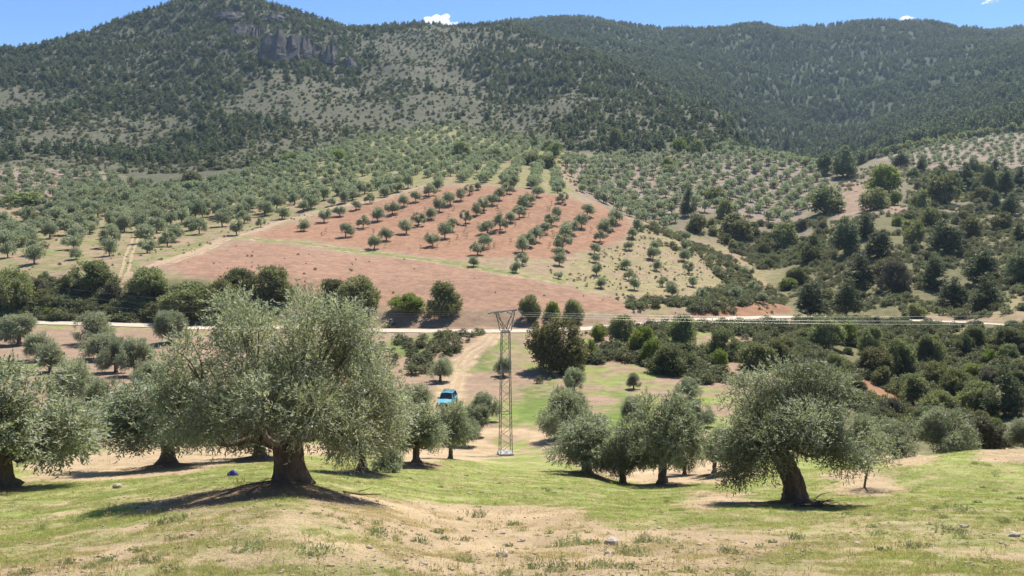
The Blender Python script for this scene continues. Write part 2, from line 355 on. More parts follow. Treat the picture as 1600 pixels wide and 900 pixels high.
def land_cover(x, y):
    """soil albedo, plant albedo and plant cover at each ground point"""
    n = len(x)
    def c3(c): return np.tile(np.array(c, float), (n, 1))
    soil, grass, cov = c3(SOIL['tan']), c3(GRASS['meadow']), np.full(n, 0.60)
    def put(w, s=None, g=None, c=None):
        nonlocal soil, grass, cov
        if s is not None: soil = soil * (1 - w[:, None]) + np.array(SOIL[s]) * w[:, None]
        if g is not None: grass = grass * (1 - w[:, None]) + np.array(GRASS[g]) * w[:, None]
        if c is not None: cov = cov * (1 - w) + c * w
    u = W_PX / 2 + F_PX * x / np.maximum(y, 1)
    # valley floor and lower banks
    w = smooth(55, 85, y); put(w, 'pink', 'meadow', 0.50); put(smooth(85, 110, y) * smooth(0.40, 0.60, noise2(x, y, 16, 35, 3)), None, 'dry', 0.40)
    w = smooth(55, 75, y) * smooth(1170, 1290, u + (noise2(x, y, 14, 33, 2) - .5) * 120); put(w, 'brown', 'scrub', 0.78)
    w = smooth(156, 162, y); put(w, 'pink', 'dry', 0.5)
    w = smooth(157, 159, y) * (1 - smooth(170, 178, y)) * (1 - smooth(420, 560, u)); put(w, 'brown', 'scrub', 0.75)
    w = smooth(170, 200, y) * smooth(1160, 1260, u + (noise2(x, y, 25, 34, 2) - .5) * 90); put(w, 'brown', 'scrub', 0.80)
    w = smooth(300, 360, y) * (1 - smooth(470, 560, u)); put(w, 'grey', 'scrub', 0.62)
    w = smooth(300, 340, y) * smooth(860, 1000, u); put(w, 'grey', 'scrub', 0.55)
    # the mountains
    foot = np.interp(u, [-500,0,100,200,300,350,450,560,700,850,1000,1100,1200,1300,1380,1600,2200], [490,500,478,440,430,445,495,585,672,560,556,560,556,545,700,700,700])
    w = smooth(foot - 15, foot + 15, y); put(w, 'mount', 'mount', 0.62)
    w = smooth(1050, 1200, y) * smooth(760, 900, u); put(w, 'mount', 'forest', 0.8)
    w = smooth(700, 720, y) * smooth(1320, 1400, u); put(w, 'mount', 'forest', 0.8)
    # plots
    put(soft(x, y, P_LGROVE, 3.0), 'pink', 'terr', 0.52)
    put(soft(x, y, P_LTOP, 4.0), 'pink', 'terr', 0.62)
    put(soft(x, y, P_LFAR, 4.0), 'lilac', 'terr', 0.35)
    put(soft(x, y, P_RGROVE, 4.0), 'lilac', 'dry', 0.30)
    put(soft(x, y, P_FGROVE, 3.0), 'lilac', 'dry', 0.25)
    put(soft(x, y, P_TERR, 3.0), 'pink', 'terr', 0.58)
    put(soft(x, y, P_DRY, 2.0), 'pink', 'dry', 0.58)
    put(soft(x, y, P_RED_UP, 2.0), 'red', 'dry', 0.10)
    put(soft(x, y, P_RED_LOW, 1.8), 'redlow', 'dry', 0.13)
    put(soft(x, y, P_BANK, 0.5), 'brown', 'dry', 0.25)
    put(soft(x, y, P_ORANGE, 0.6), 'orange', 'dry', 0.25)
    put(soft(x, y, P_CLEAR, 2.5) * 0.85, 'pink', 'dry', 0.25)
    put(soft(x, y, P_VAL_L, 2.5) * 0.9, 'pink', 'meadow', 0.26)
    put(soft(x, y, P_REDCUT, 0.5), 'orange', 'dry', 0.05)
    for q in P_GREEN: put(soft(x, y, q, 2.2) * 0.8, None, 'bright', 0.70)
    for q in P_TAN: put(soft(x, y, q, 0.6) * 0.95, 'tan', 'dry', 0.24)
    # dry grass nearest the camera in the middle, fresh green towards the right
    w = (1 - smooth(12, 19, y)) * (1 - smooth(3.0, 8.0, np.abs(x - 0.5))); put(w * 0.5, None, 'dry', 0.42)
    w = (1 - smooth(10, 26, y)) * smooth(0.42, 0.58, noise2(x, y, 2.6, 36, 3)); put(w * 0.45, None, 'dry', 0.36)
    for (pts, hw, s, g, c) in ((TRACK_CAR, 1.3, 'tan', 'meadow', 0.30), (TRACK_UP, 1.5, 'tan', 'dry', 0.05), (TRACK_LEFT, 1.2, 'pink', 'terr', 0.55), (TRACK_RAVINE, 1.4, 'tan', 'dry', 0.15), (PATH_FIELD, 1.3, 'tan', 'terr', 0.75), (PATH_MEADOW, 0.8, 'tan', 'dry', 0.15)):
        nb = (x > pts[:, 0].min() - 4) & (x < pts[:, 0].max() + 4) & (y > pts[:, 1].min() - 4) & (y < pts[:, 1].max() + 4)
        if nb.any():
            d, _ = poly_dist(x[nb], y[nb], pts); w = np.zeros(n)
            w[nb] = 1 - smooth(hw, hw + 1.0, d + (noise2(x[nb], y[nb], 1.5, 41) - .5) * 1.2); put(w, s, g, c)
    nb = (y > 130) & (y < 200)
    if nb.any():
        d, _ = poly_dist(x[nb], y[nb], ROAD); w = np.zeros(n); w[nb] = 1 - smooth(1.6, 3.6, d); put(w, 'pink', 'dry', 0.25)
    d = np.hypot((x - _mx + 0.35) / 2.7, (y - _my + 1.5) / 2.3) + (noise2(x, y, 0.9, 45, 3) - .5) * 0.7
    put(1 - smooth(0.75, 1.1, d), 'brown', 'meadow', 0.22)
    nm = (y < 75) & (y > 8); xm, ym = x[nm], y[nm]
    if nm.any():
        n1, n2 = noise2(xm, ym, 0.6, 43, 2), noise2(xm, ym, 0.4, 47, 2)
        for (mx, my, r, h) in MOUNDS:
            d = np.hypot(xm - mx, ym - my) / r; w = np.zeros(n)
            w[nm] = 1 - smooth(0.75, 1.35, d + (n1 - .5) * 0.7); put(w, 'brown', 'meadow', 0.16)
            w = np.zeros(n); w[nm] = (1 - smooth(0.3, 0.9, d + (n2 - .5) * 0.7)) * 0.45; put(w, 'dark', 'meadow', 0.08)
    return soil, grass, cov

# ---------------------------------------------------------------- materials
def new_mat(name):
    m = bpy.data.materials.new(name); m.use_nodes = True
    nt = m.node_tree; nt.nodes.clear()
    out = nt.nodes.new('ShaderNodeOutputMaterial')
    return m, nt, out
def N(nt, typ, **kw):
    n = nt.nodes.new(typ)
    for k, v in kw.items():
        if k in ('operation', 'blend_type', 'data_type', 'attribute_name', 'attribute_type', 'noise_dimensions', 'feature', 'interpolation_type', 'clamp'):
            setattr(n, k, v)
        else:
            n.inputs[k].default_value = v
    return n
def math_node(nt, op, a, b=None, clamp=False):
    n = nt.nodes.new('ShaderNodeMath'); n.operation = op; n.use_clamp = clamp
    for i, v in enumerate((a, b)):
        if v is None: continue
        if isinstance(v, (int, float)): n.inputs[i].default_value = v
        else: nt.links.new(v, n.inputs[i])
    return n.outputs[0]
def mix_col(nt, fac, a, b, mode='MIX'):
    n = nt.nodes.new('ShaderNodeMix'); n.data_type = 'RGBA'; n.blend_type = mode
    for sock, v in ((n.inputs[0], fac), (n.inputs[6], a), (n.inputs[7], b)):
        if isinstance(v, (int, float)): sock.default_value = v
        elif isinstance(v, tuple): sock.default_value = (*v, 1) if len(v) == 3 else v
        else: nt.links.new(v, sock)
    return n.outputs[2]
def noise_node(nt, vec, scale, detail=3.0, rough=0.55):
    n = nt.nodes.new('ShaderNodeTexNoise'); n.inputs['Scale'].default_value = scale
    n.inputs['Detail'].default_value = detail; n.inputs['Roughness'].default_value = rough
    nt.links.new(vec, n.inputs['Vector'])
    return n.outputs['Fac']

def ground_material(furrow=False):
    m, nt, out = new_mat('furrowed_field' if furrow else 'ground')
    L = nt.links.new
    geo = nt.nodes.new('ShaderNodeNewGeometry'); pos = geo.outputs['Position']
    def attr(n):
        a = nt.nodes.new('ShaderNodeAttribute'); a.attribute_name = n; return a
    soil, grass, cov, fine = attr('soil').outputs['Color'], attr('plant').outputs['Color'], attr('cover').outputs['Fac'], attr('near').outputs['Fac']
    # cover is broken up by noise at the scale that suits the distance of the plot
    n_near = noise_node(nt, pos, 1.1, 5, 0.62); n_grain = noise_node(nt, pos, 38.0, 3, 0.7)
    n_fine = noise_node(nt, pos, 9.0, 4, 0.65)
    n_mid = noise_node(nt, pos, 0.16, 6, 0.68)
    n_far = noise_node(nt, pos, 0.03, 7, 0.72)
    a = math_node(nt, 'ADD', math_node(nt, 'ADD', math_node(nt, 'MULTIPLY', n_near, 0.42), math_node(nt, 'MULTIPLY', n_fine, 0.33)), math_node(nt, 'MULTIPLY', n_grain, 0.25))
    b = math_node(nt, 'ADD', math_node(nt, 'MULTIPLY', n_mid, 0.65), math_node(nt, 'MULTIPLY', n_near, 0.35))
    mixn = nt.nodes.new('ShaderNodeMix'); mixn.data_type = 'FLOAT'
    L(fine, mixn.inputs[0]); L(b, mixn.inputs[2]); L(a, mixn.inputs[3])
    nz = mixn.outputs[0]
    # threshold: plant where noise < cover (noise mostly spans 0.3..0.7)
    th = math_node(nt, 'ADD', math_node(nt, 'MULTIPLY', cov, 0.50), 0.25)
    fac = math_node(nt, 'MULTIPLY', math_node(nt, 'ADD', math_node(nt, 'SUBTRACT', th, nz), 0.04), 9.0, True)
    # soil and plant tone variation
    v1 = noise_node(nt, pos, 22.0, 6, 0.75); v2 = noise_node(nt, pos, 0.5, 5, 0.6)
    def vary(col, n, lo, hi):
        r = nt.nodes.new('ShaderNodeMapRange'); L(n, r.inputs[0])
        r.inputs[1].default_value, r.inputs[2].default_value = 0.3, 0.7
        r.inputs[3].default_value, r.inputs[4].default_value = lo, hi
        vm = nt.nodes.new('ShaderNodeVectorMath'); vm.operation = 'SCALE'
        L(col, vm.inputs[0]); L(r.outputs[0], vm.inputs['Scale'])
        return vm.outputs[0]
    s2 = vary(vary(vary(soil, v1, 0.62, 1.35), v2, 0.78, 1.2), n_mid, 0.86, 1.12)
    # straw showing between green blades
    straw = mix_col(nt, math_node(nt, 'MULTIPLY', math_node(nt, 'SUBTRACT', noise_node(nt, pos, 3.7, 5, 0.7), 0.5), 4.0, True), grass, (0.34, 0.275, 0.12))
    g1 = mix_col(nt, fine, grass, straw)
    g2 = vary(vary(g1, v1, 0.66, 1.32), v2, 0.75, 1.25)
    col = mix_col(nt, fac, s2, g2)
    if furrow:
        wv = nt.nodes.new('ShaderNodeTexWave'); wv.bands_direction = 'Y'
        mp = nt.nodes.new('ShaderNodeMapping'); mp.inputs['Rotation'].default_value = (0, 0, 0.35); L(pos, mp.inputs['Vector']); L(mp.outputs[0], wv.inputs['Vector'])
        wv.inputs['Scale'].default_value = 0.45; wv.inputs['Distortion'].default_value = 7.0; wv.inputs['Detail'].default_value = 3.0; wv.inputs['Detail Scale'].default_value = 0.4
        col = vary(vary(col, wv.outputs['Fac'], 0.95, 1.04), n_near, 0.88, 1.1)
    bs = nt.nodes.new('ShaderNodeBsdfPrincipled'); bs.inputs['Roughness'].default_value = 0.95
    bs.inputs['Specular IOR Level'].default_value = 0.1
    L(col, bs.inputs['Base Color'])
    bump = nt.nodes.new('ShaderNodeBump'); bump.inputs['Strength'].default_value = 0.9; bump.inputs['Distance'].default_value = 0.09
    L(math_node(nt, 'ADD', n_fine, math_node(nt, 'MULTIPLY', v1, 0.5)), bump.inputs['Height'])
    bump2 = nt.nodes.new('ShaderNodeBump'); bump2.inputs['Strength'].default_value = 0.5; bump2.inputs['Distance'].default_value = 0.6
    L(n_mid, bump2.inputs['Height']); L(bump.outputs[0], bump2.inputs['Normal'])
    L(bump2.outputs[0], bs.inputs['Normal'])
    L(bs.outputs[0], out.inputs[0])
    return m
M_GROUND = ground_material()
M_FIELD = ground_material(True)

def leaf_material(name, dark, light, trans=0.3, rand=0.25, gloss=0.25):
    m, nt, out = new_mat(name); L = nt.links.new
    a = nt.nodes.new('ShaderNodeAttribute'); a.attribute_name = 'tone'
    oi = nt.nodes.new('ShaderNodeObjectInfo')
    col = mix_col(nt, a.outputs['Fac'], dark, light)
    r = nt.nodes.new('ShaderNodeMapRange'); L(oi.outputs['Random'], r.inputs[0])
    r.inputs[3].default_value, r.inputs[4].default_value = 1 - rand, 1 + rand
    vm = nt.nodes.new('ShaderNodeVectorMath'); vm.operation = 'SCALE'
    L(col, vm.inputs[0]); L(r.outputs[0], vm.inputs['Scale'])
    hs = nt.nodes.new('ShaderNodeHueSaturation')
    h = nt.nodes.new('ShaderNodeMapRange'); L(math_node(nt, 'FRACT', math_node(nt, 'MULTIPLY', oi.outputs['Random'], 17.3)), h.inputs[0])
    h.inputs[3].default_value, h.inputs[4].default_value = 0.485, 0.515
    L(h.outputs[0], hs.inputs['Hue']); L(vm.outputs[0], hs.inputs['Color'])
    bs = nt.nodes.new('ShaderNodeBsdfPrincipled'); bs.inputs['Roughness'].default_value = 0.55
    bs.inputs['Specular IOR Level'].default_value = gloss
    L(hs.outputs[0], bs.inputs['Base Color'])
    tr = nt.nodes.new('ShaderNodeBsdfTranslucent')
    L(mix_col(nt, 1.0, hs.outputs[0], (1.08, 1.16, 0.72), 'MULTIPLY'), tr.inputs['Color'])
    mx = nt.nodes.new('ShaderNodeMixShader'); mx.inputs[0].default_value = trans
    L(bs.outputs[0], mx.inputs[1]); L(tr.outputs[0], mx.inputs[2]); L(mx.outputs[0], out.inputs[0])
    return m
M_OLIVE = leaf_material('olive_leaves', (0.170, 0.187, 0.108), (0.52, 0.545, 0.405), 0.44, 0.14, 0.5)
M_OAK = leaf_material('oak_leaves', (0.140, 0.152, 0.072), (0.34, 0.34, 0.18), 0.48, 0.38)
M_OAKY = leaf_material('yellowing_oak_leaves', (0.135, 0.134, 0.055), (0.29, 0.265, 0.125), 0.36, 0.2)
M_BRIGHT = leaf_material('fresh_leaves', (0.15, 0.185, 0.040), (0.32, 0.36, 0.10), 0.45, 0.2)
M_PINE = leaf_material('pine_needles', (0.072, 0.094, 0.046), (0.195, 0.215, 0.108), 0.36, 0.38)
M_SCRUB = leaf_material('scrub_leaves', (0.115, 0.124, 0.060), (0.28, 0.275, 0.150), 0.32, 0.35)
M_MSCRUB = leaf_material('mountain_scrub_leaves', (0.150, 0.150, 0.082), (0.30, 0.290, 0.175), 0.34, 0.45)
M_GREY = leaf_material('grey_scrub_leaves', (0.115, 0.108, 0.072), (0.24, 0.215, 0.15), 0.3, 0.25)
M_GRASS = leaf_material('grass_blades', (0.205, 0.250, 0.060), (0.54, 0.52, 0.24), 0.5, 0.3, 0.05)
M_STRAW = leaf_material('straw_blades', (0.38, 0.31, 0.16), (0.56, 0.46, 0.27), 0.45, 0.2, 0.05)
M_WEED = leaf_material('weed_leaves', (0.19, 0.215, 0.105), (0.40, 0.41, 0.25), 0.4, 0.25, 0.1)

def solid_material(name, c1, c2, scale=6.0, rough=0.85, bump=0.4, dist=0.02, metal=0.0, spec=0.2, stretch=None):
    m, nt, out = new_mat(name); L = nt.links.new
    tc = nt.nodes.new('ShaderNodeTexCoord'); vec = tc.outputs['Object']
    if stretch:
        mp = nt.nodes.new('ShaderNodeMapping'); mp.inputs['Scale'].default_value = stretch
        L(vec, mp.inputs['Vector']); vec = mp.outputs[0]
    n1 = noise_node(nt, vec, scale, 6, 0.65); n2 = noise_node(nt, vec, scale * 5, 4, 0.7)
    f = math_node(nt, 'ADD', math_node(nt, 'MULTIPLY', n1, 0.65), math_node(nt, 'MULTIPLY', n2, 0.35))
    f2 = math_node(nt, 'MULTIPLY', math_node(nt, 'SUBTRACT', f, 0.33), 3.0, True)
    bs = nt.nodes.new('ShaderNodeBsdfPrincipled'); bs.inputs['Roughness'].default_value = rough
    bs.inputs['Metallic'].default_value = metal; bs.inputs['Specular IOR Level'].default_value = spec
    L(mix_col(nt, f2, c1, c2), bs.inputs['Base Color'])
    if bump:
        b = nt.nodes.new('ShaderNodeBump'); b.inputs['Strength'].default_value = bump; b.inputs['Distance'].default_value = dist
        L(f, b.inputs['Height']); L(b.outputs[0], bs.inputs['Normal'])
    L(bs.outputs[0], out.inputs[0])
    return m
M_BARK = solid_material('olive_bark', (0.065, 0.047, 0.034), (0.27, 0.205, 0.15), 5.0, 0.95, 1.0, 0.06, stretch=(1.6, 1.6, 0.45))
M_BARE = solid_material('bare_wood', (0.20, 0.15, 0.11), (0.40, 0.33, 0.26), 9.0, 0.9, 0.5, 0.01)
M_PBARK = solid_material('pine_bark', (0.07, 0.05, 0.035), (0.16, 0.12, 0.09), 3.0, 0.95, 0.6, 0.03)
M_STONE = solid_material('limestone', (0.30, 0.24, 0.17), (0.55, 0.48, 0.38), 7.0, 0.9, 0.6, 0.02)
M_CLIFF = solid_material('cliff_rock', (0.062, 0.057, 0.052), (0.145, 0.126, 0.110), 0.09, 0.95, 1.0, 2.5, stretch=(1.5, 1.5, 0.5))
M_ROAD = solid_material('road_gravel', (0.40, 0.33, 0.24), (0.57, 0.48, 0.365), 0.8, 0.95, 0.3, 0.03)
M_TRACK = solid_material('track_soil', (0.30, 0.215, 0.13), (0.44, 0.325, 0.205), 0.9, 0.95, 0.4, 0.05)
M_STEEL = solid_material('galvanised_steel', (0.10, 0.10, 0.098), (0.17, 0.17, 0.165), 5.0, 0.55, 0.1, 0.003, 0.5, 0.4)
M_WIRE = solid_material('aluminium_wire', (0.40, 0.40, 0.40), (0.55, 0.55, 0.54), 2.0, 0.4, 0.0, 0.0, 0.6, 0.5)
M_CONC = solid_material('concrete', (0.33, 0.31, 0.28), (0.46, 0.44, 0.40), 4.0, 0.9, 0.3, 0.01)
M_GLASSI = solid_material('insulator_glass', (0.10, 0.16, 0.14), (0.20, 0.28, 0.25), 3.0, 0.15, 0.0, 0.0, 0.0, 0.6)
M_TEAL = solid_material('teal_paint', (0.07, 0.31, 0.36), (0.14, 0.40, 0.45), 2.0, 0.4, 0.0, 0.0, 0.0, 0.6)
M_DARKP = solid_material('black_plastic', (0.015, 0.015, 0.017), (0.04, 0.04, 0.04), 6.0, 0.6, 0.1, 0.004)
M_SCREEN = solid_material('tinted_glass', (0.010, 0.014, 0.018), (0.025, 0.03, 0.035), 1.0, 0.06, 0.0, 0.0, 0.0, 0.7)
M_LAMP = solid_material('headlamp_glass', (0.5, 0.52, 0.54), (0.75, 0.76, 0.78), 6.0, 0.12, 0.0, 0.0, 0.3, 0.7)
M_PLATE = solid_material('plate_white', (0.7, 0.7, 0.68), (0.8, 0.8, 0.78), 6.0, 0.5, 0.0)
M_RIM = solid_material('wheel_rim', (0.35, 0.36, 0.37), (0.5, 0.5, 0.5), 6.0, 0.35, 0.0, 0.0, 0.8, 0.5)
M_CLOTH = solid_material('blue_cloth', (0.045, 0.042, 0.17), (0.10, 0.10, 0.34), 9.0, 0.8, 0.5, 0.02)
M_CLOD = solid_material('soil_clods', (0.30, 0.215, 0.13), (0.47, 0.365, 0.25), 7.0, 0.95, 0.5, 0.02)
M_TWIG = solid_material('dry_twig', (0.10, 0.07, 0.05), (0.26, 0.19, 0.14), 12.0, 0.9, 0.4, 0.01)

# ---------------------------------------------------------------- mesh builders
def tag(o, label=None, cat=None, group=None, kind=None):
    if label: o['label'] = label
    if cat: o['category'] = cat
    if group: o['group'] = group
    if kind: o['kind'] = kind
    return o
def mesh_from(name, verts, faces, smooth_shade=False):
    me = bpy.data.meshes.new(name)
    me.from_pydata([tuple(v) for v in verts], [], [tuple(f) for f in faces])
    if smooth_shade:
        me.polygons.foreach_set('use_smooth', [True] * len(me.polygons))
    me.update()
    return me
def obj(name, me, mat=None, parent=None):
    o = bpy.data.objects.new(name, me); COL.objects.link(o)
    if mat and me is not None:
        if len(me.materials) == 0: me.materials.append(mat)
        elif me.materials[0] is not mat:
            o.material_slots[0].link = 'OBJECT'; o.material_slots[0].material = mat
    if parent: o.parent = parent
    return o
def empty(name, loc, rz=0.0, scale=(1, 1, 1)):
    o = bpy.data.objects.new(name, None); COL.objects.link(o)
    o.location = loc; o.rotation_euler = (0, 0, rz); o.scale = scale
    o.empty_display_size = 0.3
    return o
def quad_mesh(name, V, nq, tone=None, tri=False):
    """V: (nq*k,3) loose quads (or triangles) with a per-face tone"""
    k = 3 if tri else 4
    me = bpy.data.meshes.new(name)
    me.vertices.add(len(V)); me.vertices.foreach_set('co', np.ascontiguousarray(V, np.float32).ravel())
    me.loops.add(nq * k); me.loops.foreach_set('vertex_index', np.arange(nq * k, dtype=np.int32))
    me.polygons.add(nq); me.polygons.foreach_set('loop_start', np.arange(0, nq * k, k, dtype=np.int32))
    me.update(calc_edges=True)
    if tone is not None:
        a = me.attributes.new('tone', 'FLOAT', 'FACE'); a.data.foreach_set('value', np.ascontiguousarray(tone, np.float32))
    return me
def unit(v):
    return v / (np.linalg.norm(v, axis=-1, keepdims=True) + 1e-9)

class MB:
    """collects tubes, boxes and loose shapes into one mesh"""
    def __init__(s): s.v = []; s.f = []
    def add(s, v, f):
        o = len(s.v); s.v += [tuple(p) for p in v]; s.f += [tuple(i + o for i in q) for q in f]
    def tube(s, pts, radii, n=8, rough=0.0, seed=0, cap=True):
        pts = np.array(pts, float); m = len(pts)
        rr = np.random.default_rng(seed)
        tang = unit(np.gradient(pts, axis=0))
        up = np.array([0.31, 0.95, 0.05]); V = []
        flute = rr.random(n) * rough - rough / 2
        for i in range(m):
            a = unit(np.cross(tang[i], up)); b = np.cross(tang[i], a)
            th = np.arange(n) * 2 * math.pi / n
            r = radii[i] * (1 + flute + (rr.random(n) - 0.5) * rough * 0.7)
            V += list(pts[i] + (np.cos(th) * r)[:, None] * a + (np.sin(th) * r)[:, None] * b)
        Fc = [(i*n + k, i*n + (k+1) % n, (i+1)*n + (k+1) % n, (i+1)*n + k) for i in range(m-1) for k in range(n)]
        if cap: Fc += [tuple(range(n))[::-1], tuple((m-1)*n + k for k in range(n))]
        s.add(V, Fc)
    def bar(s, a, b, w, h=None):
        a, b = Vector(a), Vector(b); h = h or w
        d = (b - a).normalized()
        up = Vector((0, 0, 1)) if abs(d.z) < 0.9 else Vector((0, 1, 0))
        x = d.cross(up).normalized() * w / 2; y = d.cross(x).normalized() * h / 2
        V = [p + sx * x + sy * y for p in (a, b) for sx, sy in ((-1,-1),(1,-1),(1,1),(-1,1))]
        s.add(V, [(0,3,2,1),(4,5,6,7),(0,1,5,4),(1,2,6,5),(2,3,7,6),(3,0,4,7)])
    def box(s, c, d):
        x, y, z = c; a, b, e = d[0]/2, d[1]/2, d[2]/2
        V = [(x+i*a, y+j*b, z+k*e) for k in (-1,1) for i, j in ((-1,-1),(1,-1),(1,1),(-1,1))]
        s.add(V, [(0,3,2,1),(4,5,6,7),(0,1,5,4),(1,2,6,5),(2,3,7,6),(3,0,4,7)])
    def mesh(s, name, smooth_shade=False): return mesh_from(name, s.v, s.f, smooth_shade)

def foliage(name, lobes, n_twig, per, twig_len, leaf, seed, shell=2.4, gap=0.36, gap_scale=1.3, droop=0.25, up_bias=0.5, spread=0.8, floor=None, core=0.0):
    """leaf-by-leaf crown: sprays of leaves spread through the lobes' volume"""
    r = np.random.default_rng(seed)
    C = np.array([l[0] for l in lobes], float); R = np.array([l[1] for l in lobes], float)
    wt = np.prod(R, axis=1) ** 0.75; wt /= wt.sum()
    pts = np.zeros((0, 3)); outs = np.zeros((0, 3))
    while len(pts) < n_twig:
        k = int(n_twig * 1.7) + 20
        li = r.choice(len(lobes), k, p=wt)
        d = unit(r.normal(size=(k, 3)))
        rad = r.random(k) ** (1 / shell)
        p = C[li] + R[li] * d * rad[:, None] * (0.88 + 0.24 * r.random((k, 1)))
        keep = noise3(p * gap_scale + seed * 3.1, seed) > gap
        if floor is not None: keep &= p[:, 2] > floor
        pts = np.vstack([pts, p[keep]]); outs = np.vstack([outs, d[keep]])
    pts, outs = pts[:n_twig], outs[:n_twig]
    td = outs * 0.75 + r.normal(size=outs.shape) * 0.42
    td[:, 2] += up_bias * np.clip(outs[:, 2], 0, 1) - droop * (1 - np.abs(outs[:, 2]))
    td = unit(td)
    L, Wd = leaf
    base = np.repeat(pts, per, 0); tdr = np.repeat(td, per, 0)
    f = np.tile((np.arange(per) + 0.5) / per, n_twig)[:, None]
    n = len(base)
    sag = np.zeros((n, 3)); sag[:, 2] = -droop * 0.6 * twig_len * f[:, 0] ** 2
    pos = base + tdr * (twig_len * f) + sag
    ld = unit(tdr * 0.7 + r.normal(size=(n, 3)) * spread * 0.7)
    nr = r.normal(size=(n, 3)) + np.array([0, 0, 0.9]) + np.repeat(outs, per, 0) * 0.4
    wv = unit(np.cross(ld, nr))
    sz = (0.7 + 0.6 * r.random((n, 1)))
    l = ld * L * sz; w = wv * Wd * 0.5 * sz
    bow = np.cross(ld, wv) * (L * 0.12) * sz
    V = np.stack([pos, pos + l * 0.45 + w + bow, pos + l, pos + l * 0.45 - w + bow], 1).reshape(-1, 3)
    age = (noise3(pts * 1.1 * gap_scale + 5.0, seed + 3) - 0.5) * 0.55
    tone = np.clip(np.repeat(r.normal(0.38, 0.14, n_twig) + age, per) + r.normal(0, 0.2, n), 0, 1)
    me = quad_mesh(name, V, n, tone)
    return me

def olive_wood(seed, H, W, r0, lean, lobes, fork=0.24, sides=10, limbs_r=0.42):
    r = np.random.default_rng(seed)
    mb = MB()
    fz = fork * H
    top = np.array([lean * H * 0.45, r.normal(0, 0.03), fz])
    pts, rad = [], []
    for k, q in enumerate(np.linspace(-0.06, 1, 9)):
        pts.append(np.array([top[0] * max(q, 0) ** 0.8 + r.normal(0, r0 * 0.05), top[1] * q + r.normal(0, r0 * 0.05), fz * q]))
        rad.append(r0 * (1.0 + 0.55 * max(0, 1 - q * 3.2) ** 1.5 - 0.12 * q + 0.12 * max(0, q - 0.7)))
    mb.tube(pts, rad, sides + 4, 0.30, seed)
    for i, (c, R) in enumerate(lobes):
        c = np.array(c)
        st = top + np.array([(c[0] - top[0]) * 0.05, (c[1]) * 0.05, -0.05 * H])
        mid = st * 0.55 + c * 0.45 + np.array([0, 0, -0.02 * H]) + r.normal(0, 0.04 * W, 3)
        path = catmull([st, st * 0.75 + mid * 0.25 + np.array([0, 0, 0.05 * H]), mid, c + r.normal(0, 0.03 * W, 3)], 4)
        rb = r0 * limbs_r * (0.75 + 0.5 * r.random())
        mb.tube(path, np.linspace(rb, rb * 0.22, len(path)), max(5, sides - 3), 0.18, seed + i)
        for j in range(3 if sides > 7 else 1):
            d = unit(r.normal(size=3) + np.array([0, 0, 0.35]))
            e = c + d * np.array(R) * 0.75
            s0 = path[-4 - j] if len(path) > 5 + j else path[-1]
            p2 = catmull([s0, (s0 + e) / 2 + r.normal(0, 0.03 * W, 3), e], 3)
            mb.tube(p2, np.linspace(rb * 0.4, rb * 0.08, len(p2)), 5, 0.1, seed + 31 * i + j)
    return mb.mesh('trunk', True)

def olive_lobes(seed, H, W, n=7, low=0.42, lean=0.0):
    r = np.random.default_rng(seed); out = []
    for i in range(n):
        a = 2 * math.pi * (i + 0.5 * r.random()) / n
        q = W * 0.5 * (0.46 + 0.26 * r.random())
        z = H * (low - 0.03 + 0.26 * r.random())
        s_ = 0.15 + 0.09 * r.random()
        out.append(((q * math.cos(a) + lean * H * 0.4, q * math.sin(a), z), (W * s_, W * (0.16 + 0.07 * r.random()), H * (0.16 + 0.09 * r.random()))))
    for i in range(4):
        a = 2 * math.pi * (i / 4 + 0.1 * r.random()); q = W * 0.18
        out.append(((q * math.cos(a) + lean * H * 0.4, q * math.sin(a), H * (0.62 + 0.17 * r.random())), (W * (0.14 + 0.07 * r.random()), W * 0.18, H * (0.15 + 0.07 * r.random()))))
    return out

def tree_copy(name, proto, loc, scale=(1, 1, 1), rz=0.0, mats=None):
    """an Empty at the foot with linked copies of the prototype's parts"""
    root = empty(name, loc, rz, scale)
    for (pname, me, mat) in proto:
        obj(pname, me, (mats or {}).get(pname, mat), root)
    return root

# prototypes -------------------------------------------------------
def proto_olive(seed, twigs, per, twig_len, leaf, sides=9, n=7, r0=0.22, low=0.44, gap=0.34):
    H, W = 4.2, 4.4
    lb = olive_lobes(seed, H, W, n, low)
    wood = olive_wood(seed, H, W, r0, 0.0, lb, 0.25, sides)
    crown = foliage('crown', lb, twigs, per, twig_len, leaf, seed, gap=gap, gap_scale=0.95, floor=(0.12 if sides > 7 else 0.2) * H)
    wood.materials.append(M_BARK); crown.materials.append(M_OLIVE)
    return [('trunk', wood, M_BARK), ('crown', crown, M_OLIVE)]
MID_OLIVES = [proto_olive(11 + i, 2900, 9, 0.40, (0.15, 0.046), 9, 7 + i % 2, 0.22, 0.36, 0.40) for i in range(4)]
FIELD_OLIVES = [proto_olive(41 + i, 760, 7, 0.42, (0.25, 0.105), 6, 5 + i % 3, 0.16, 0.42, 0.44) for i in range(5)]
FAR_OLIVES = [proto_olive(71 + i, 130, 5, 0.5, (0.55, 0.30), 5, 4 + i % 2, 0.15, 0.44) for i in range(4)]

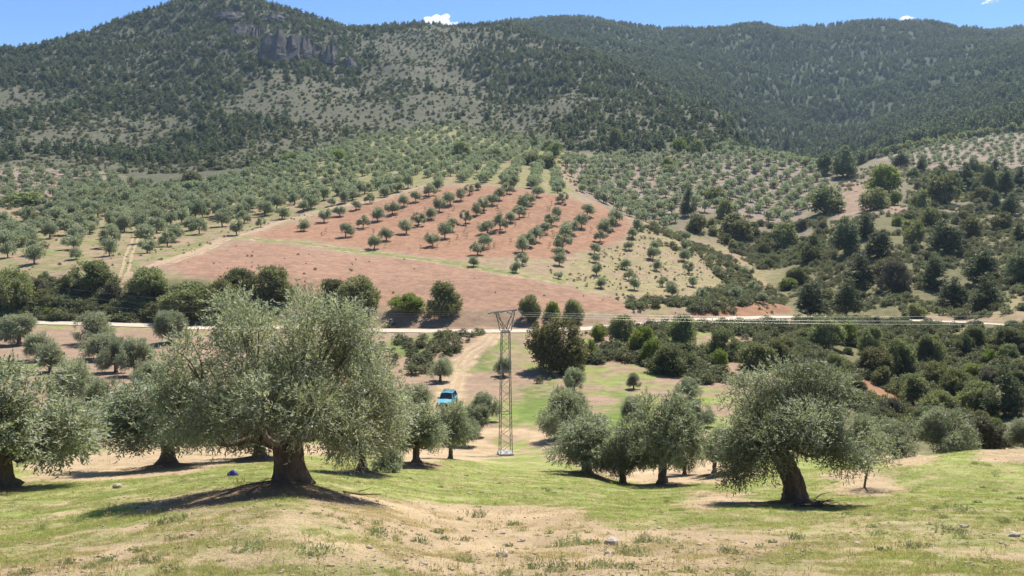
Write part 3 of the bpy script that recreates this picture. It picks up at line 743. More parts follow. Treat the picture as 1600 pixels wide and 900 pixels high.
def dome_lobes(seed, H, W, n=7):
    r = np.random.default_rng(seed); out = [((0, 0, H * 0.46), (W * 0.36, W * 0.36, H * 0.40))]
    for i in range(n):
        a = 2 * math.pi * (i + 0.6 * r.random()) / n; q = W * (0.24 + 0.10 * r.random()); s = W * (0.15 + 0.08 * r.random())
        out.append(((q * math.cos(a), q * math.sin(a), H * (0.22 + 0.36 * r.random())), (s, s, H * (0.20 + 0.10 * r.random()))))
    for i in range(3):
        a = r.random() * 6.28; q = W * 0.14
        out.append(((q * math.cos(a), q * math.sin(a), H * 0.74), (W * 0.17, W * 0.17, H * 0.2)))
    return out
def proto_bush(seed, twigs, per, leaf, n=7, twig_len=0.5):
    H, W = 5.0, 6.0
    lb = dome_lobes(seed, H, W, n)
    crown = foliage('crown', lb, twigs, per, twig_len, leaf, seed, shell=3.0, gap=0.37, gap_scale=0.75, droop=0.1, up_bias=0.3, spread=1.0, floor=0.03 * H)
    mb = MB(); r = np.random.default_rng(seed)
    for i in range(4):
        c = np.array(lb[i][0]); b = np.array([r.normal(0, 0.15), r.normal(0, 0.15), -0.15])
        pth = catmull([b, (b + c) / 2 + r.normal(0, 0.15, 3), c], 3)
        mb.tube(pth, np.linspace(0.13, 0.04, len(pth)), 6, 0.15, seed + i)
    wood = mb.mesh('trunk', True)
    wood.materials.append(M_PBARK); crown.materials.append(M_OAK)
    return [('trunk', wood, M_PBARK), ('crown', crown, M_OAK)]
NEAR_BUSH = [proto_bush(101 + i, 3600, 6, (0.20, 0.115), 8 + i % 3, 0.4) for i in range(3)]
MID_BUSH = [proto_bush(111 + i, 900, 6, (0.34, 0.20), 7 + i % 3) for i in range(4)]
FAR_BUSH = [proto_bush(121 + i, 80, 4, (1.0, 0.75), 5) for i in range(3)]

def pine_lobes(seed, H, W, full=0.18):
    r = np.random.default_rng(seed); out = []
    for k in range(6):
        z = H * (full + 0.10 + (0.82 - full) * k / 5); w = W * 0.5 * (1.0 - 0.62 * (k / 5) ** 1.4)
        m = max(1, 4 - k // 2)
        for i in range(m):
            a = 6.28 * (i + r.random() * 0.6) / m + k; q = w * 0.55 if m > 1 else 0
            out.append(((q * math.cos(a), q * math.sin(a), z + r.normal(0, 0.02 * H)), (w * 0.48, w * 0.48, H * 0.085)))
    return out
def proto_pine(seed, twigs, per, leaf, full=0.18):
    H, W = 8.0, 5.0
    lb = pine_lobes(seed, H, W, full)
    crown = foliage('crown', lb, twigs, per, 0.55, leaf, seed, shell=2.2, gap=0.33, gap_scale=0.8, droop=-0.1, up_bias=0.5, spread=1.0)
    mb = MB(); r = np.random.default_rng(seed)
    pth = [(0, 0, -0.2), (0.05, 0.02, H * 0.3), (-0.04, 0.05, H * 0.62), (0, 0, H * 0.92)]
    mb.tube(catmull(pth, 3), np.linspace(0.19, 0.03, 10), 7, 0.12, seed)
    for l in lb[::2]:
        c = np.array(l[0]); mb.tube([(0, 0, c[2] - 0.5), c], [0.06, 0.02], 4, 0)
    wood = mb.mesh('trunk', True)
    wood.materials.append(M_PBARK); crown.materials.append(M_PINE)
    return [('trunk', wood, M_PBARK), ('crown', crown, M_PINE)]
MID_PINE = [proto_pine(141 + i, 1300, 6, (0.34, 0.13), 0.08 + 0.08 * (i % 2)) for i in range(3)]
FAR_PINE = [proto_pine(151 + i, 70, 4, (1.2, 0.75), 0.05) for i in range(4)]

# ---------------------------------------------------------------- the ground sheet
NC = 460
tg = np.linspace(-0.98, 0.98, NC)
ylev = [-45.0]
while ylev[-1] < 2560:
    y = ylev[-1]
    ylev.append(y + max(0.14 if 6 < y < 40 else 0.0, abs(y) * 0.0115, 0.14 if y > 6 else min(4.0, 0.14 + 0.25 * abs(y - 6))))
ylev = np.array(ylev)
GX = tg[None, :] * np.sqrt(ylev[:, None] ** 2 + 20 ** 2)
GY = np.repeat(ylev[:, None], NC, 1)
gx, gy = GX.ravel(), GY.ravel()
gz = height(gx, gy)
soil_c, plant_c, cover_c = land_cover(gx, gy)
nr_ = len(ylev)
ii, jj = np.meshgrid(np.arange(nr_ - 1), np.arange(NC - 1), indexing='ij')
a_ = (ii * NC + jj).ravel()
quads = np.stack([a_, a_ + 1, a_ + NC + 1, a_ + NC], 1)
fx, fy = gx[quads].mean(1), gy[quads].mean(1)
fu = W_PX / 2 + F_PX * fx / np.maximum(fy, 1)
FOOT = lambda u: np.interp(u, [-500,0,100,200,300,350,450,560,700,850,1000,1100,1200,1300,1380,1600,2200], [490,500,478,440,430,445,495,585,672,560,556,560,556,545,700,700,700])
part_id = np.zeros(len(quads), int)                                   # 0 meadow and valley
part_id[fy > 157] = 1                                                  # hillside
part_id[inside(fx, fy, P_RED_UP)] = 2
part_id[inside(fx, fy, P_RED_LOW)] = 3
mt = fy > FOOT(fu)
part_id[mt] = 4
part_id[mt & (((fu > 600) & (fy > np.interp(fu, [600, 830, 900, 1000, 1100, 1200, 1300, 1380], [1260, 1230, 1110, 1000, 820, 620, 560, 700]))) | (fu > 1300))] = 5
GROUND_PARTS = [('ground', 'grassy olive meadow in front sloping down into the valley', 'meadow'), ('hillside', 'hillside of groves and scrub rising beyond the valley road', 'hillside'),
    ('upper_field', 'bare red soil field planted with olives on the hill spur', 'field'), ('lower_field', 'bare unplanted reddish brown field just above the road', 'field'),
    ('mountain', 'scrubby mountain with rocky summit behind the groves', 'mountain'), ('forest_mountain', 'pine covered mountain range closing the valley behind', 'mountain')]
for pid, (nm, lab, cat) in enumerate(GROUND_PARTS):
    q = quads[part_id == pid]
    used, inv = np.unique(q, return_inverse=True); q2 = inv.reshape(-1, 4)
    me = bpy.data.meshes.new(nm)
    me.vertices.add(len(used)); me.vertices.foreach_set('co', np.stack([gx[used], gy[used], gz[used]], 1).astype(np.float32).ravel())
    me.loops.add(q2.size); me.loops.foreach_set('vertex_index', q2.astype(np.int32).ravel())
    me.polygons.add(len(q2)); me.polygons.foreach_set('loop_start', np.arange(0, q2.size, 4, dtype=np.int32))
    me.polygons.foreach_set('use_smooth', np.ones(len(q2), bool))
    me.update(calc_edges=True)
    for an, arr in (('soil', soil_c), ('plant', plant_c)):
        at = me.attributes.new(an, 'FLOAT_COLOR', 'POINT')
        at.data.foreach_set('color', np.c_[arr[used], np.ones(len(used))].astype(np.float32).ravel())
    at = me.attributes.new('cover', 'FLOAT', 'POINT'); at.data.foreach_set('value', cover_c[used].astype(np.float32))
    at = me.attributes.new('near', 'FLOAT', 'POINT'); at.data.foreach_set('value', (1 - smooth(35, 80, gy[used])).astype(np.float32))
    me.materials.append(M_FIELD if pid in (2, 3) else M_GROUND)
    tag(obj(nm, me), lab, cat, kind='structure')

def ribbon(name, pts, hw, lift, mat, label, cat, wob=0.25):
    d = unit(np.gradient(pts[:, :2], axis=0)); nrm = np.c_[-d[:, 1], d[:, 0]]
    V = []; m = len(pts); cross = (-1.0, -0.5, 0.0, 0.5, 1.0)
    for i in range(m):
        for c in cross:
            w = hw * (1 + (noise2(np.array([i * 0.7]), np.array([c * 9.0]), 1.0, 51)[0] - 0.5) * wob)
            x, y = pts[i, :2] + nrm[i] * c * w
            V.append((x, y, 0))
    V = np.array(V); V[:, 2] = height(V[:, 0], V[:, 1]) + lift
    k = len(cross)
    Fc = [(i*k+j, i*k+j+1, (i+1)*k+j+1, (i+1)*k+j) for i in range(m-1) for j in range(k-1)]
    return tag(obj(name, mesh_from(name, V, Fc, True), mat), label, cat, kind='structure')
def densify(pts, step):
    seg = np.r_[0, np.cumsum(np.hypot(*np.diff(pts[:, :2], axis=0).T))]
    q = np.arange(0, seg[-1], step)
    return np.stack([np.interp(q, seg, pts[:, k]) for k in range(3)], 1)
ribbon('dirt_road', densify(ROAD, 1.5), 2.1, 0.10, M_ROAD, 'pale gravel road running across the valley below the red field', 'road', 0.12)
def ruts(name, pts, off, hw, label):
    p = densify(pts, 0.8); d = unit(np.gradient(p[:, :2], axis=0)); nrm = np.c_[-d[:, 1], d[:, 0]]
    q = p.copy(); q[:, :2] += nrm * off
    ribbon(name, q, hw, 0.05, M_TRACK, label, 'track', 0.7)
ruts('dirt_track', TRACK_CAR, -0.7, 0.30, 'worn wheel rut of the dirt track down to the teal car, rut on its pylon side')
ruts('dirt_track', TRACK_CAR, 0.7, 0.30, 'worn wheel rut of the dirt track down to the teal car, rut on its far side')
ruts('wheel_track', TRACK_LEFT, -0.7, 0.36, 'pale rut of the twin wheel tracks in the left grove, left one')
ruts('wheel_track', TRACK_LEFT, 0.7, 0.36, 'pale rut of the twin wheel tracks in the left grove, right one')
ribbon('field_track', densify(TRACK_UP, 1.2), 1.3, 0.07, M_TRACK, 'pale dirt track climbing along the edge of the red field', 'track', 0.5)
# ---------------------------------------------------------------- scatter of things nobody could count
def scatter(name, protos, P, S, RZ, label, cat, seed=0, tilt=None):
    """one object: its points carry linked instances of small prototype meshes"""
    hold = bpy.data.collections.new(name + '_kinds')
    for k, (me, mat) in enumerate(protos):
        o = bpy.data.objects.new('%s_kind' % name, me); hold.objects.link(o)
        if mat and len(me.materials) == 0: me.materials.append(mat)
    n = len(P); r = np.random.default_rng(seed)
    me = bpy.data.meshes.new(name); me.vertices.add(n); me.vertices.foreach_set('co', np.asarray(P, np.float32).ravel())
    rot = np.zeros((n, 3), np.float32); rot[:, 2] = RZ
    if tilt is not None: rot[:, :2] = tilt
    at = me.attributes.new('rot', 'FLOAT_VECTOR', 'POINT'); at.data.foreach_set('vector', rot.ravel())
    at = me.attributes.new('size', 'FLOAT_VECTOR', 'POINT'); at.data.foreach_set('vector', np.asarray(S, np.float32).ravel())
    at = me.attributes.new('pick', 'INT', 'POINT'); at.data.foreach_set('value', r.integers(0, len(protos), n).astype(np.int32))
    ng = bpy.data.node_groups.new(name + '_spread', 'GeometryNodeTree')
    ng.interface.new_socket('Geometry', in_out='INPUT', socket_type='NodeSocketGeometry')
    ng.interface.new_socket('Geometry', in_out='OUTPUT', socket_type='NodeSocketGeometry')
    nd = ng.nodes.new; gi, go = nd('NodeGroupInput'), nd('NodeGroupOutput')
    ci = nd('GeometryNodeCollectionInfo'); ci.inputs['Collection'].default_value = hold
    ci.inputs['Separate Children'].default_value = True; ci.inputs['Reset Children'].default_value = True
    ip = nd('GeometryNodeInstanceOnPoints'); ip.inputs['Pick Instance'].default_value = True
    def na(nm, t):
        x = nd('GeometryNodeInputNamedAttribute'); x.data_type = t; x.inputs['Name'].default_value = nm; return x.outputs['Attribute']
    L = ng.links.new
    L(gi.outputs[0], ip.inputs['Points']); L(ci.outputs[0], ip.inputs['Instance'])
    L(na('pick', 'INT'), ip.inputs['Instance Index'])
    er = nd('FunctionNodeEulerToRotation'); L(na('rot', 'FLOAT_VECTOR'), er.inputs[0]); L(er.outputs[0], ip.inputs['Rotation'])
    L(na('size', 'FLOAT_VECTOR'), ip.inputs['Scale']); L(ip.outputs[0], go.inputs[0])
    o = obj(name, me); md = o.modifiers.new('spread', 'NODES'); md.node_group = ng
    return tag(o, label, cat, kind='stuff')
def joined(proto):
    """trunk and crown of a prototype as one two-material mesh for far instances"""
    (n1, a, m1), (n2, b, m2) = proto
    va = np.empty(len(a.vertices) * 3, np.float32); a.vertices.foreach_get('co', va)
    vb = np.empty(len(b.vertices) * 3, np.float32); b.vertices.foreach_get('co', vb)
    na_ = len(a.vertices)
    fa = [tuple(p.vertices) for p in a.polygons]; fb = [tuple(i + na_ for i in p.vertices) for p in b.polygons]
    me = mesh_from(n2, np.r_[va, vb].reshape(-1, 3).tolist(), fa + fb)
    me.materials.append(m1); me.materials.append(m2)
    me.polygons.foreach_set('material_index', [0] * len(fa) + [1] * len(fb))
    tb = np.empty(len(fb), np.float32); b.attributes['tone'].data.foreach_get('value', tb)
    at = me.attributes.new('tone', 'FLOAT', 'FACE'); at.data.foreach_set('value', np.r_[np.zeros(len(fa), np.float32), tb])
    return me

# horizon line seen from the road side: what the land itself hides
_TT = np.linspace(-0.72, 0.72, 400); _YY = np.exp(np.linspace(math.log(8), math.log(2500), 700))
_SS = height((_TT[None, :] * _YY[:, None]).ravel(), np.repeat(_YY, len(_TT))).reshape(len(_YY), -1) / _YY[:, None]
_RUN = np.maximum.accumulate(_SS, 0)
def visible(x, y, z_top, margin=3.0):
    t = x / y
    i = np.clip(np.rint((t - _TT[0]) / (_TT[1] - _TT[0])).astype(int), 0, len(_TT) - 1)
    j = np.clip(np.searchsorted(_YY, y * 0.985) - 1, 0, len(_YY) - 1)
    return ((z_top + margin) / y >= _RUN[j, i]) & (np.abs(t) < 0.70)

def px_m(Y): return Y / F_PX
def at_depth(u, v, Y):
    t, s = pix_ts(u, v); x = float(t * Y)
    return x, Y, float(height(np.array([x]), np.array([Y]))[0]), float(s * Y)

# ---------------------------------------------------------------- near olives
def lobes_from_px(items, m, jit, seed):
    r = np.random.default_rng(seed); out = []
    for (dx, dz, rx, rz, *dy) in items:
        y = (dy[0] if dy else r.normal(0, 18))
        out.append(((dx * m, y * m, dz * 0.985 * m), (rx * 0.80 * m, (rx * 0.45 + rz * 0.45) * m, rz * 0.84 * m)))
    return out

def hero_main():
    x, y, z = SPOTS['main']; z = float(height(np.array([x]), np.array([y]))[0])
    m = y / F_PX
    L = lobes_from_px([(-88,262,44,44,20),(-50,232,58,62,-40),(-96,190,56,58,60),(22,262,40,50,30),(30,215,56,64,-50),(84,262,40,46,10),(92,212,52,62,60),
        (-150,196,46,50,-20),(-178,152,42,52,20),(-140,140,46,46,-80),(-186,112,30,42,-10),(-134,96,40,34,40),(-70,142,56,46,-100),(-60,130,50,44,100),
        (140,158,40,56,-30),(156,104,30,58,20),(112,104,40,46,-70),(60,142,56,46,-110),(64,140,54,46,110),(0,160,52,42,-120),(0,170,56,46,110),(130,128,40,50,70)], m, 0, 3)
    root = empty('olive_tree', (x, y, z))
    # thick fluted trunk that splits low into two stems
    mb = MB(); r = np.random.default_rng(5); n = 30
    V = []; rows = 13
    for k in range(rows):
        q = -0.08 + 1.08 * k / (rows - 1); zz = q * 1.12
        cx = -0.10 * q - 0.02; R0 = 0.312 + 0.13 * max(0, 1 - q * 2.6) ** 1.6 + 0.06 * max(0, q - 0.6)
        for a in range(n):
            th = a * 2 * math.pi / n
            fl = 0.10 * math.sin(3 * th + 0.8 + q) + 0.075 * math.sin(5 * th + 2.1 - 1.2 * q) + 0.05 * math.sin(9 * th + 3 * q)
            cleft = -0.42 * math.exp(-((th - 4.95 - 0.12 * q) / 0.13) ** 2) * (0.45 + 0.55 * q)
            rr = R0 * (1 + fl * (1.2 - 0.3 * q) + cleft + (r.random() - 0.5) * 0.05)
            V.append((cx + rr * math.cos(th) * 1.04, rr * math.sin(th) * 0.9, zz + 0.05 * math.sin(2 * th + 1) * q))
    Fc = [(k*n+a, k*n+(a+1) % n, (k+1)*n+(a+1) % n, (k+1)*n+a) for k in range(rows-1) for a in range(n)] + [tuple((rows-1)*n+a for a in range(n))]
    mb.add(V, Fc)
    obj('trunk', mb.mesh('trunk', True), M_BARK, root)
    limbs = MB(); top = np.array([-0.12, 0, 1.02])
    for i, (c, R) in enumerate(L):
        c = np.array(c); side = -0.22 if c[0] < -0.1 else 0.18
        st = top + np.array([side, 0.1 * np.sign(c[1]), -0.1])
        mid = st * 0.5 + c * 0.5 + r.normal(0, 0.12, 3) + np.array([0, 0, -0.08])
        p = catmull([st, st * 0.72 + mid * 0.28 + np.array([side * 0.7, 0, 0.12]), mid, c], 5)
        rb = 0.085 + 0.06 * r.random()
        limbs.tube(p, np.linspace(rb, 0.018, len(p)), 8, 0.2, 60 + i)
        for j in range(5):
            e = c + unit(r.normal(size=3) + np.array([0, 0, 0.3])) * np.array(R) * 0.85
            s0 = p[-3 - 2 * (j % 3)]
            q2 = catmull([s0, (s0 + e) / 2 + r.normal(0, 0.07, 3), e], 3)
            limbs.tube(q2, np.linspace(0.026, 0.006, len(q2)), 5, 0.1, 90 + i * 7 + j)
    obj('limb', limbs.mesh('limb', True), M_BARK, root)
    bare = MB()
    bare.tube(catmull([(-0.16, -0.36, 0.98), (-0.34, -0.42, 1.08), (-0.47, -0.40, 1.26), (-0.48, -0.36, 1.48), (-0.36, -0.25, 1.66)], 5), np.linspace(0.085, 0.05, 21), 9, 0.15, 8)
    tag(obj('bare_limb', bare.mesh('bare_limb', True), M_BARE, root), 'pale bare limb curving up from the split trunk')
    me = foliage('crown', L, 6600, 12, 0.46, (0.092, 0.024), 17, shell=2.0, gap=0.46, gap_scale=1.0, droop=0.35, up_bias=0.9, spread=0.75)
    obj('crown', me, M_OLIVE, root)
    return root
def hero_right():
    x, y, z = SPOTS['right']; z = float(height(np.array([x]), np.array([y]))[0])
    m = y / F_PX
    L = lobes_from_px([(-18,192,56,36),(34,186,52,36),(-70,160,42,42),(66,158,38,44),(0,150,62,44,-70),(0,150,62,44,70),(-96,112,30,48),(-66,108,38,44,-60),(84,118,26,44),(62,104,42,36,-50),
        (-102,62,24,38),(-72,66,26,32,30),(10,128,48,30,-60),(40,100,44,30,80),(74,96,26,28,30),(-30,118,44,34,90)], m, 0, 4)
    root = empty('olive_tree', (x, y, z)); r = np.random.default_rng(9)
    mb = MB()
    path = catmull([(0.06, 0, -0.15), (0.02, 0, 0.25), (-0.12, 0, 0.75), (-0.36, 0.02, 1.22), (-0.58, 0.02, 1.62)], 5)
    mb.tube(path, [0.34 * (1 - 0.28 * k / 20) + 0.10 * max(0, 1 - k / 5) for k in range(len(path))], 18, 0.32, 21)
    top = np.array([-0.54, 0, 1.52])
    obj('trunk', mb.mesh('trunk', True), M_BARK, root)
    lb = MB()
    for i, (c, R) in enumerate(L):
        c = np.array(c); st = top + np.array([0.12 * np.sign(c[0] + 0.4), 0.05 * np.sign(c[1]), 0])
        mid = st * 0.5 + c * 0.5 + r.normal(0, 0.12, 3)
        p = catmull([st, st * 0.7 + mid * 0.3 + np.array([0, 0, 0.15]), mid, c], 5)
        rb = 0.08 + 0.06 * r.random(); lb.tube(p, np.linspace(rb, 0.018, len(p)), 8, 0.2, 30 + i)
        for j in range(4):
            e = c + unit(r.normal(size=3)) * np.array(R) * 0.85; s0 = p[-3 - 2 * (j % 3)]
            q2 = catmull([s0, (s0 + e) / 2 + r.normal(0, 0.07, 3), e], 3)
            lb.tube(q2, np.linspace(0.026, 0.006, len(q2)), 5, 0.1, 190 + i * 7 + j)
    obj('limb', lb.mesh('limb', True), M_BARK, root)
    bw = MB()
    for k in range(3):
        e = top + np.array([-0.35 - 0.2 * k, -0.25, 0.35 + 0.12 * k])
        bw.tube(catmull([top + np.array([-0.1, -0.2, -0.35 + 0.1 * k]), (top + e) / 2 + r.normal(0, 0.06, 3), e], 4), np.linspace(0.05, 0.012, 9), 6, 0.15, k)
    tag(obj('dead_branch', bw.mesh('dead_branch', True), M_BARE, root), 'pale dead branches at the fork of the trunk')
    obj('crown', foliage('crown', L, 5400, 11, 0.46, (0.106, 0.028), 27, shell=2.0, gap=0.46, gap_scale=0.9, droop=0.35, up_bias=0.6, spread=0.75), M_OLIVE, root)
    return root
n_olive = 0
for (key, u, v, u0, u1, vtop, tw, lean, kind, label) in NEAR_OLIVES:
    if kind == 'hero': root = hero_main()
    elif kind == 'hero2': root = hero_right()
    else:
        x, y, _ = SPOTS[key]; z = float(height(np.array([x]), np.array([y]))[0]); m = px_m(y)
        root = tree_copy('olive_tree', MID_OLIVES[n_olive % 4], (x, y, z - 0.02), ((u1 - u0) * m / 4.25, (u1 - u0) * m / 4.25, (v - vtop) * m / 4.0), n_olive * 1.7)
    tag(root, label, 'olive tree', 'olive trees on the front meadow'); n_olive += 1

# valley olives: foot u, v, width, height in the picture
VALLEY = [
 (30,538,54,48,'olive beside the road at the left end of the valley bank'), (62,563,42,44,'olive with dark shadow just below the leftmost roadside olive'), (78,582,42,44,'small olive lowest in the short column at the left of the valley'),
 (112,642,62,78,'olive rising behind the left edge tree'), (147,537,56,50,'olive standing right against the road above the pink bank'), (155,562,56,44,'second olive down the pink bank below the road'),
 (181,582,44,54,'third olive down the pink bank below the road'), (212,588,48,58,'pale olive at the lower end of the pink bank column'), (266,537,50,52,'olive by the road just left of the largest olive crown'),
 (236,612,46,50,'olive on the pink bank touching the left side of the largest crown'), (168,672,64,80,'grey olive between the edge tree and the low spreading olive'),
 (760,657,42,44,'olive right of the car closest to the pylon'), (744,680,46,50,'second olive of the short row running down from the pylon towards the broad olive'), (726,697,42,50,'third olive of the short row running down from the pylon towards the broad olive'),
 (648,642,52,42,'round olive on the bank just left of the teal car'), (688,596,36,36,'small olive with split shadow on the track edge above the teal car'), (629,656,42,44,'olive tucked behind the right side of the largest crown'),
 (786,588,26,30,'small shrubby olive directly behind the pylon'), (882,684,72,76,'olive higher up the slope behind the clump of three'), (897,614,30,38,'little ball shaped olive on a bent stem below the big oak'),
 (990,608,22,26,'tiny round olive alone on the slope below the oak hedge'), (1078,624,38,36,'small olive with forked stem on the upper slope right of the tiny one'), (1090,666,42,42,'olive on the slope above the clump of three, right side'),
 (992,668,40,48,'olive top showing just above the clump of three'), (1070,741,52,72,'olive half hidden behind the tallest of the clump of three'), (1048,690,46,50,'grey olive close behind the tallest of the clump of three'),
]
EXPL = []
for k, (u, v, w, h, lab) in enumerate(VALLEY):
    x, y, z = cast(u, v, 40); m = px_m(y); EXPL.append((x, y))
    root = tree_copy('olive_tree', MID_OLIVES[k % 4], (x, y, z - 0.03), (w * m / 3.8, w * m / 3.8, h * m / 3.85), k * 2.1)
    tag(root, lab, 'olive tree', 'olive trees on the valley slope')
for k, (u, vt, Y, w, lab) in enumerate([(1402, 648, 47, 80, 'olive crown rising behind the sapling over the grass crest'), (1478, 634, 50, 96, 'large dense olive rising behind the grass crest right of the sapling'), (1606, 652, 52, 64, 'olive cut by the right picture edge behind the grass crest'),
      (1352, 640, 60, 70, 'olive seen between the leaning olive and the sapling crown, lower down')]):
    x, y, z, zt = at_depth(u, vt, Y); m = px_m(Y)
    tag(tree_copy('olive_tree', MID_OLIVES[(k + 1) % 4], (x, y, z - 0.05), (w * m / 4.7, w * m / 4.7, max(1.5, zt - z) / 4.25), k * 1.3), lab, 'olive tree', 'olive trees on the valley slope')

# sapling
def sapling():
    x, y, _ = SAPLING; z = float(height(np.array([x]), np.array([y]))[0]); m = px_m(y)
    root = empty('olive_sapling', (x, y, z))
    mb = MB(); mb.tube(catmull([(0, 0, -0.1), (0.05, 0, 0.35), (0.12, 0, 0.75), (0.16, 0, 1.25), (0.22, 0, 1.9)], 5), np.linspace(0.045, 0.014, 21), 7, 0.15, 3)
    r = np.random.default_rng(3)
    L = [((dx * m, r.normal(0, 0.2), dz * m), (rx * m, rx * m, rz * m)) for dx, dz, rx, rz in ((-8,62,20,20),(14,70,24,22),(36,60,20,20),(8,92,24,20),(30,88,18,18))]
    for c, R in L: mb.tube(catmull([(0.14, 0, 0.8), (np.array([0.14, 0, 1.0]) + np.array(c)) / 2, c], 3), np.linspace(0.02, 0.006, 7), 5)
    obj('trunk', mb.mesh('trunk', True), M_BARK, root)
    obj('crown', foliage('crown', L, 260, 8, 0.28, (0.10, 0.026), 5, shell=1.8, gap=0.36), M_OLIVE, root)
    tag(root, 'slender olive sapling with thin bent stem beside the leaning olive', 'sapling')
sapling()

# ---------------------------------------------------------------- olives on the hill, one by one
FIELD = []
for (ox, oy, pts) in (
 (400, 200, [(165,570),(30,620),(300,645),(425,590),(525,550),(625,510),(712,470),(805,430),(885,400),(950,375),(560,680),(670,625),(760,580),(850,540),(925,490),(1000,460),(1080,425),(1135,390),(740,755),(815,705),(942,660),(1015,610),(1095,570),(1145,520),(1215,480),(1280,450),(1335,415),(1390,385),(1105,740),(1180,690),(1230,645),(1310,595),(1380,545),(1425,515),(1475,480),(1520,450),(1570,410),(1358,865),(1385,795),(1425,750),(1445,665),(1525,640),(1590,590),(470,485),(295,520)]),
 (700, 230, [(425,785),(462,735),(465,660),(497,620),(550,590),(600,540),(645,490),(675,440),(690,820),(695,740),(690,690),(718,645),(725,575),(765,540),(835,505),(870,430),(718,350),(955,880),(930,800),(925,720),(915,665),(950,590),(965,545),(1015,515),(1055,475),(1165,890),(1130,830),(1105,760),(1130,640),(1155,570),(1185,510),(1340,870),(1305,770),(1280,700),(1300,640),(1530,870),(1500,790),(1475,710),(1485,640),(1490,580),(1390,890),(245,550),(320,525),(395,475),(445,440),(475,385),(510,355),(555,310),(225,395),(270,360),(320,330),(375,290),(410,265)]),
 (800, 400, [(290,145),(555,205),(735,155),(770,225),(708,85),(905,95),(940,185),(1130,185),(1190,275),(1000,250),(1105,110),(1280,115),(1245,40),(1075,35),(1405,270),(1510,235),(1570,295),(1470,130),(880,25)]),
 (0, 230, [(50,690),(215,730),(235,670),(475,700),(465,640),(490,590),(685,680),(690,630),(700,570),(920,660),(910,600),(900,560),(1045,620),(1090,590),(1480,550),(980,535),(985,480),(1245,545),(1190,520),(1220,460),(1200,400),(1390,495),(1380,440),(1400,380),(310,570),(160,580),(430,550),(540,530),(780,530),(720,500)])):
    for (a, b) in pts:
        u, v = ox + a / 4, oy + b / 4
        if all((u - p[0]) ** 2 + (v - p[1]) ** 2 > 30 for p in FIELD): FIELD.append((u, v, ox == 0))
rf = np.random.default_rng(77)
individual = len(NEAR_OLIVES) + len(VALLEY) + 5
olive_pts = []     # x, y, width, height, zone
for (u, v, left) in FIELD:
    x, y, z = cast(u, v, 158)
    zone = 'left' if left else ('red' if inside(np.array([x]), np.array([y]), P_RED_UP)[0] else 'dry')
    w = {'left': 29 + rf.normal(0, 2.5), 'red': np.interp(v, [285, 390], [18, 27]) + rf.normal(0, 2), 'dry': np.interp(v, [330, 460], [18, 21]) + rf.normal(0, 2.2)}[zone] * px_m(y)
    olive_pts.append((x, y, w, w * (0.86 + 0.12 * rf.random()), zone))

def grove(poly, along, across, ang, w, zone, jitter=0.18, keep=0.93, seed=0):
    r = np.random.default_rng(seed); c = poly.mean(0); R = np.abs(poly - c).max() * 1.5
    ca, sa = math.cos(ang), math.sin(ang); out = []
    A, B = np.meshgrid(np.arange(-R, R, along), np.arange(-R, R, across)); A = A.ravel() + r.normal(0, along * jitter, A.size); B = B.ravel() + r.normal(0, across * jitter * 0.6, B.size)
    x, y = c[0] + A * sa + B * ca, c[1] + A * ca - B * sa
    k = inside(x, y, poly) & (r.random(len(x)) < keep)
    z = height(x[k], y[k]); ok = visible(x[k], y[k], z + 4)
    for X, Y in zip(x[k][ok], y[k][ok]):
        if min([(X - p[0]) ** 2 + (Y - p[1]) ** 2 for p in olive_pts] + [1e9]) < (w * 0.8) ** 2: continue
        ww = w * (0.85 + 0.3 * r.random()); out.append((X, Y, ww, ww * (0.8 + 0.12 * r.random()), zone))
    return out
P_LG = plot([(-20,400),(-20,352),(180,318),(330,318),(560,292),(688,290),(640,300),(560,315),(480,332),(420,346),(350,358),(330,345),(240,362),(180,368),(100,372)], 170)
proc = grove(P_LG, 6.8, 11.5, 0.15, 6.2, 'leftback', 0.2, 0.82, seed=1)
proc += grove(P_LTOP, 7.2, 9.5, 0.1, 4.9, 'top', 0.18, 0.88, seed=2)
proc += grove(P_TERR, 4.6, 10.5, 0.05, 4.8, 'terrace', seed=3)
proc += grove(P_RGROVE, 7.2, 9.5, 0.55, 5.4, 'ravine', seed=4)
proc += grove(P_LFAR, 10, 10, 0.3, 4.4, 'leftfar', seed=5)
proc += grove(P_FGROVE, 9.0, 9.0, 0.9, 4.0, 'far', 0.25, seed=6)
_spur = plot([(905,300),(960,325),(1000,345),(1050,362),(1060,345),(1010,330),(950,300),(905,285)], 300)
P_LMID = plot([(60,345),(90,292),(180,284),(300,292),(420,264),(480,244),(600,214),(560,232),(420,275),(330,306),(180,322),(100,345)], 260)
proc += grove(P_LMID, 7.5, 8.0, 0.3, 5.0, 'top', 0.3, seed=9)
proc += grove(_spur, 6.0, 7.0, 0.5, 4.6, 'ravine', seed=8)
proc.sort(key=lambda q: q[1])
ZLAB = {
 'red': 'round olive with a dark shadow on the bare red soil of the upper field', 'dry': 'small olive on the dry grassy flank of the spur below the red field',
 'left': 'olive in the front columns of the grove left of the climbing track', 'leftback': 'olive in the dense grove behind the climbing track left of the red field',
 'terrace': 'olive in the green striped terraces above the red field', 'top': 'olive in the grove strip at the foot of the mountain above the red field',
 'ravine': 'olive in the lined grove across the ravine beyond the red spur', 'leftfar': 'tiny dark olive in the plot at the left below the mountain', 'far': 'tiny olive in the pale far plot under the pine forest'}
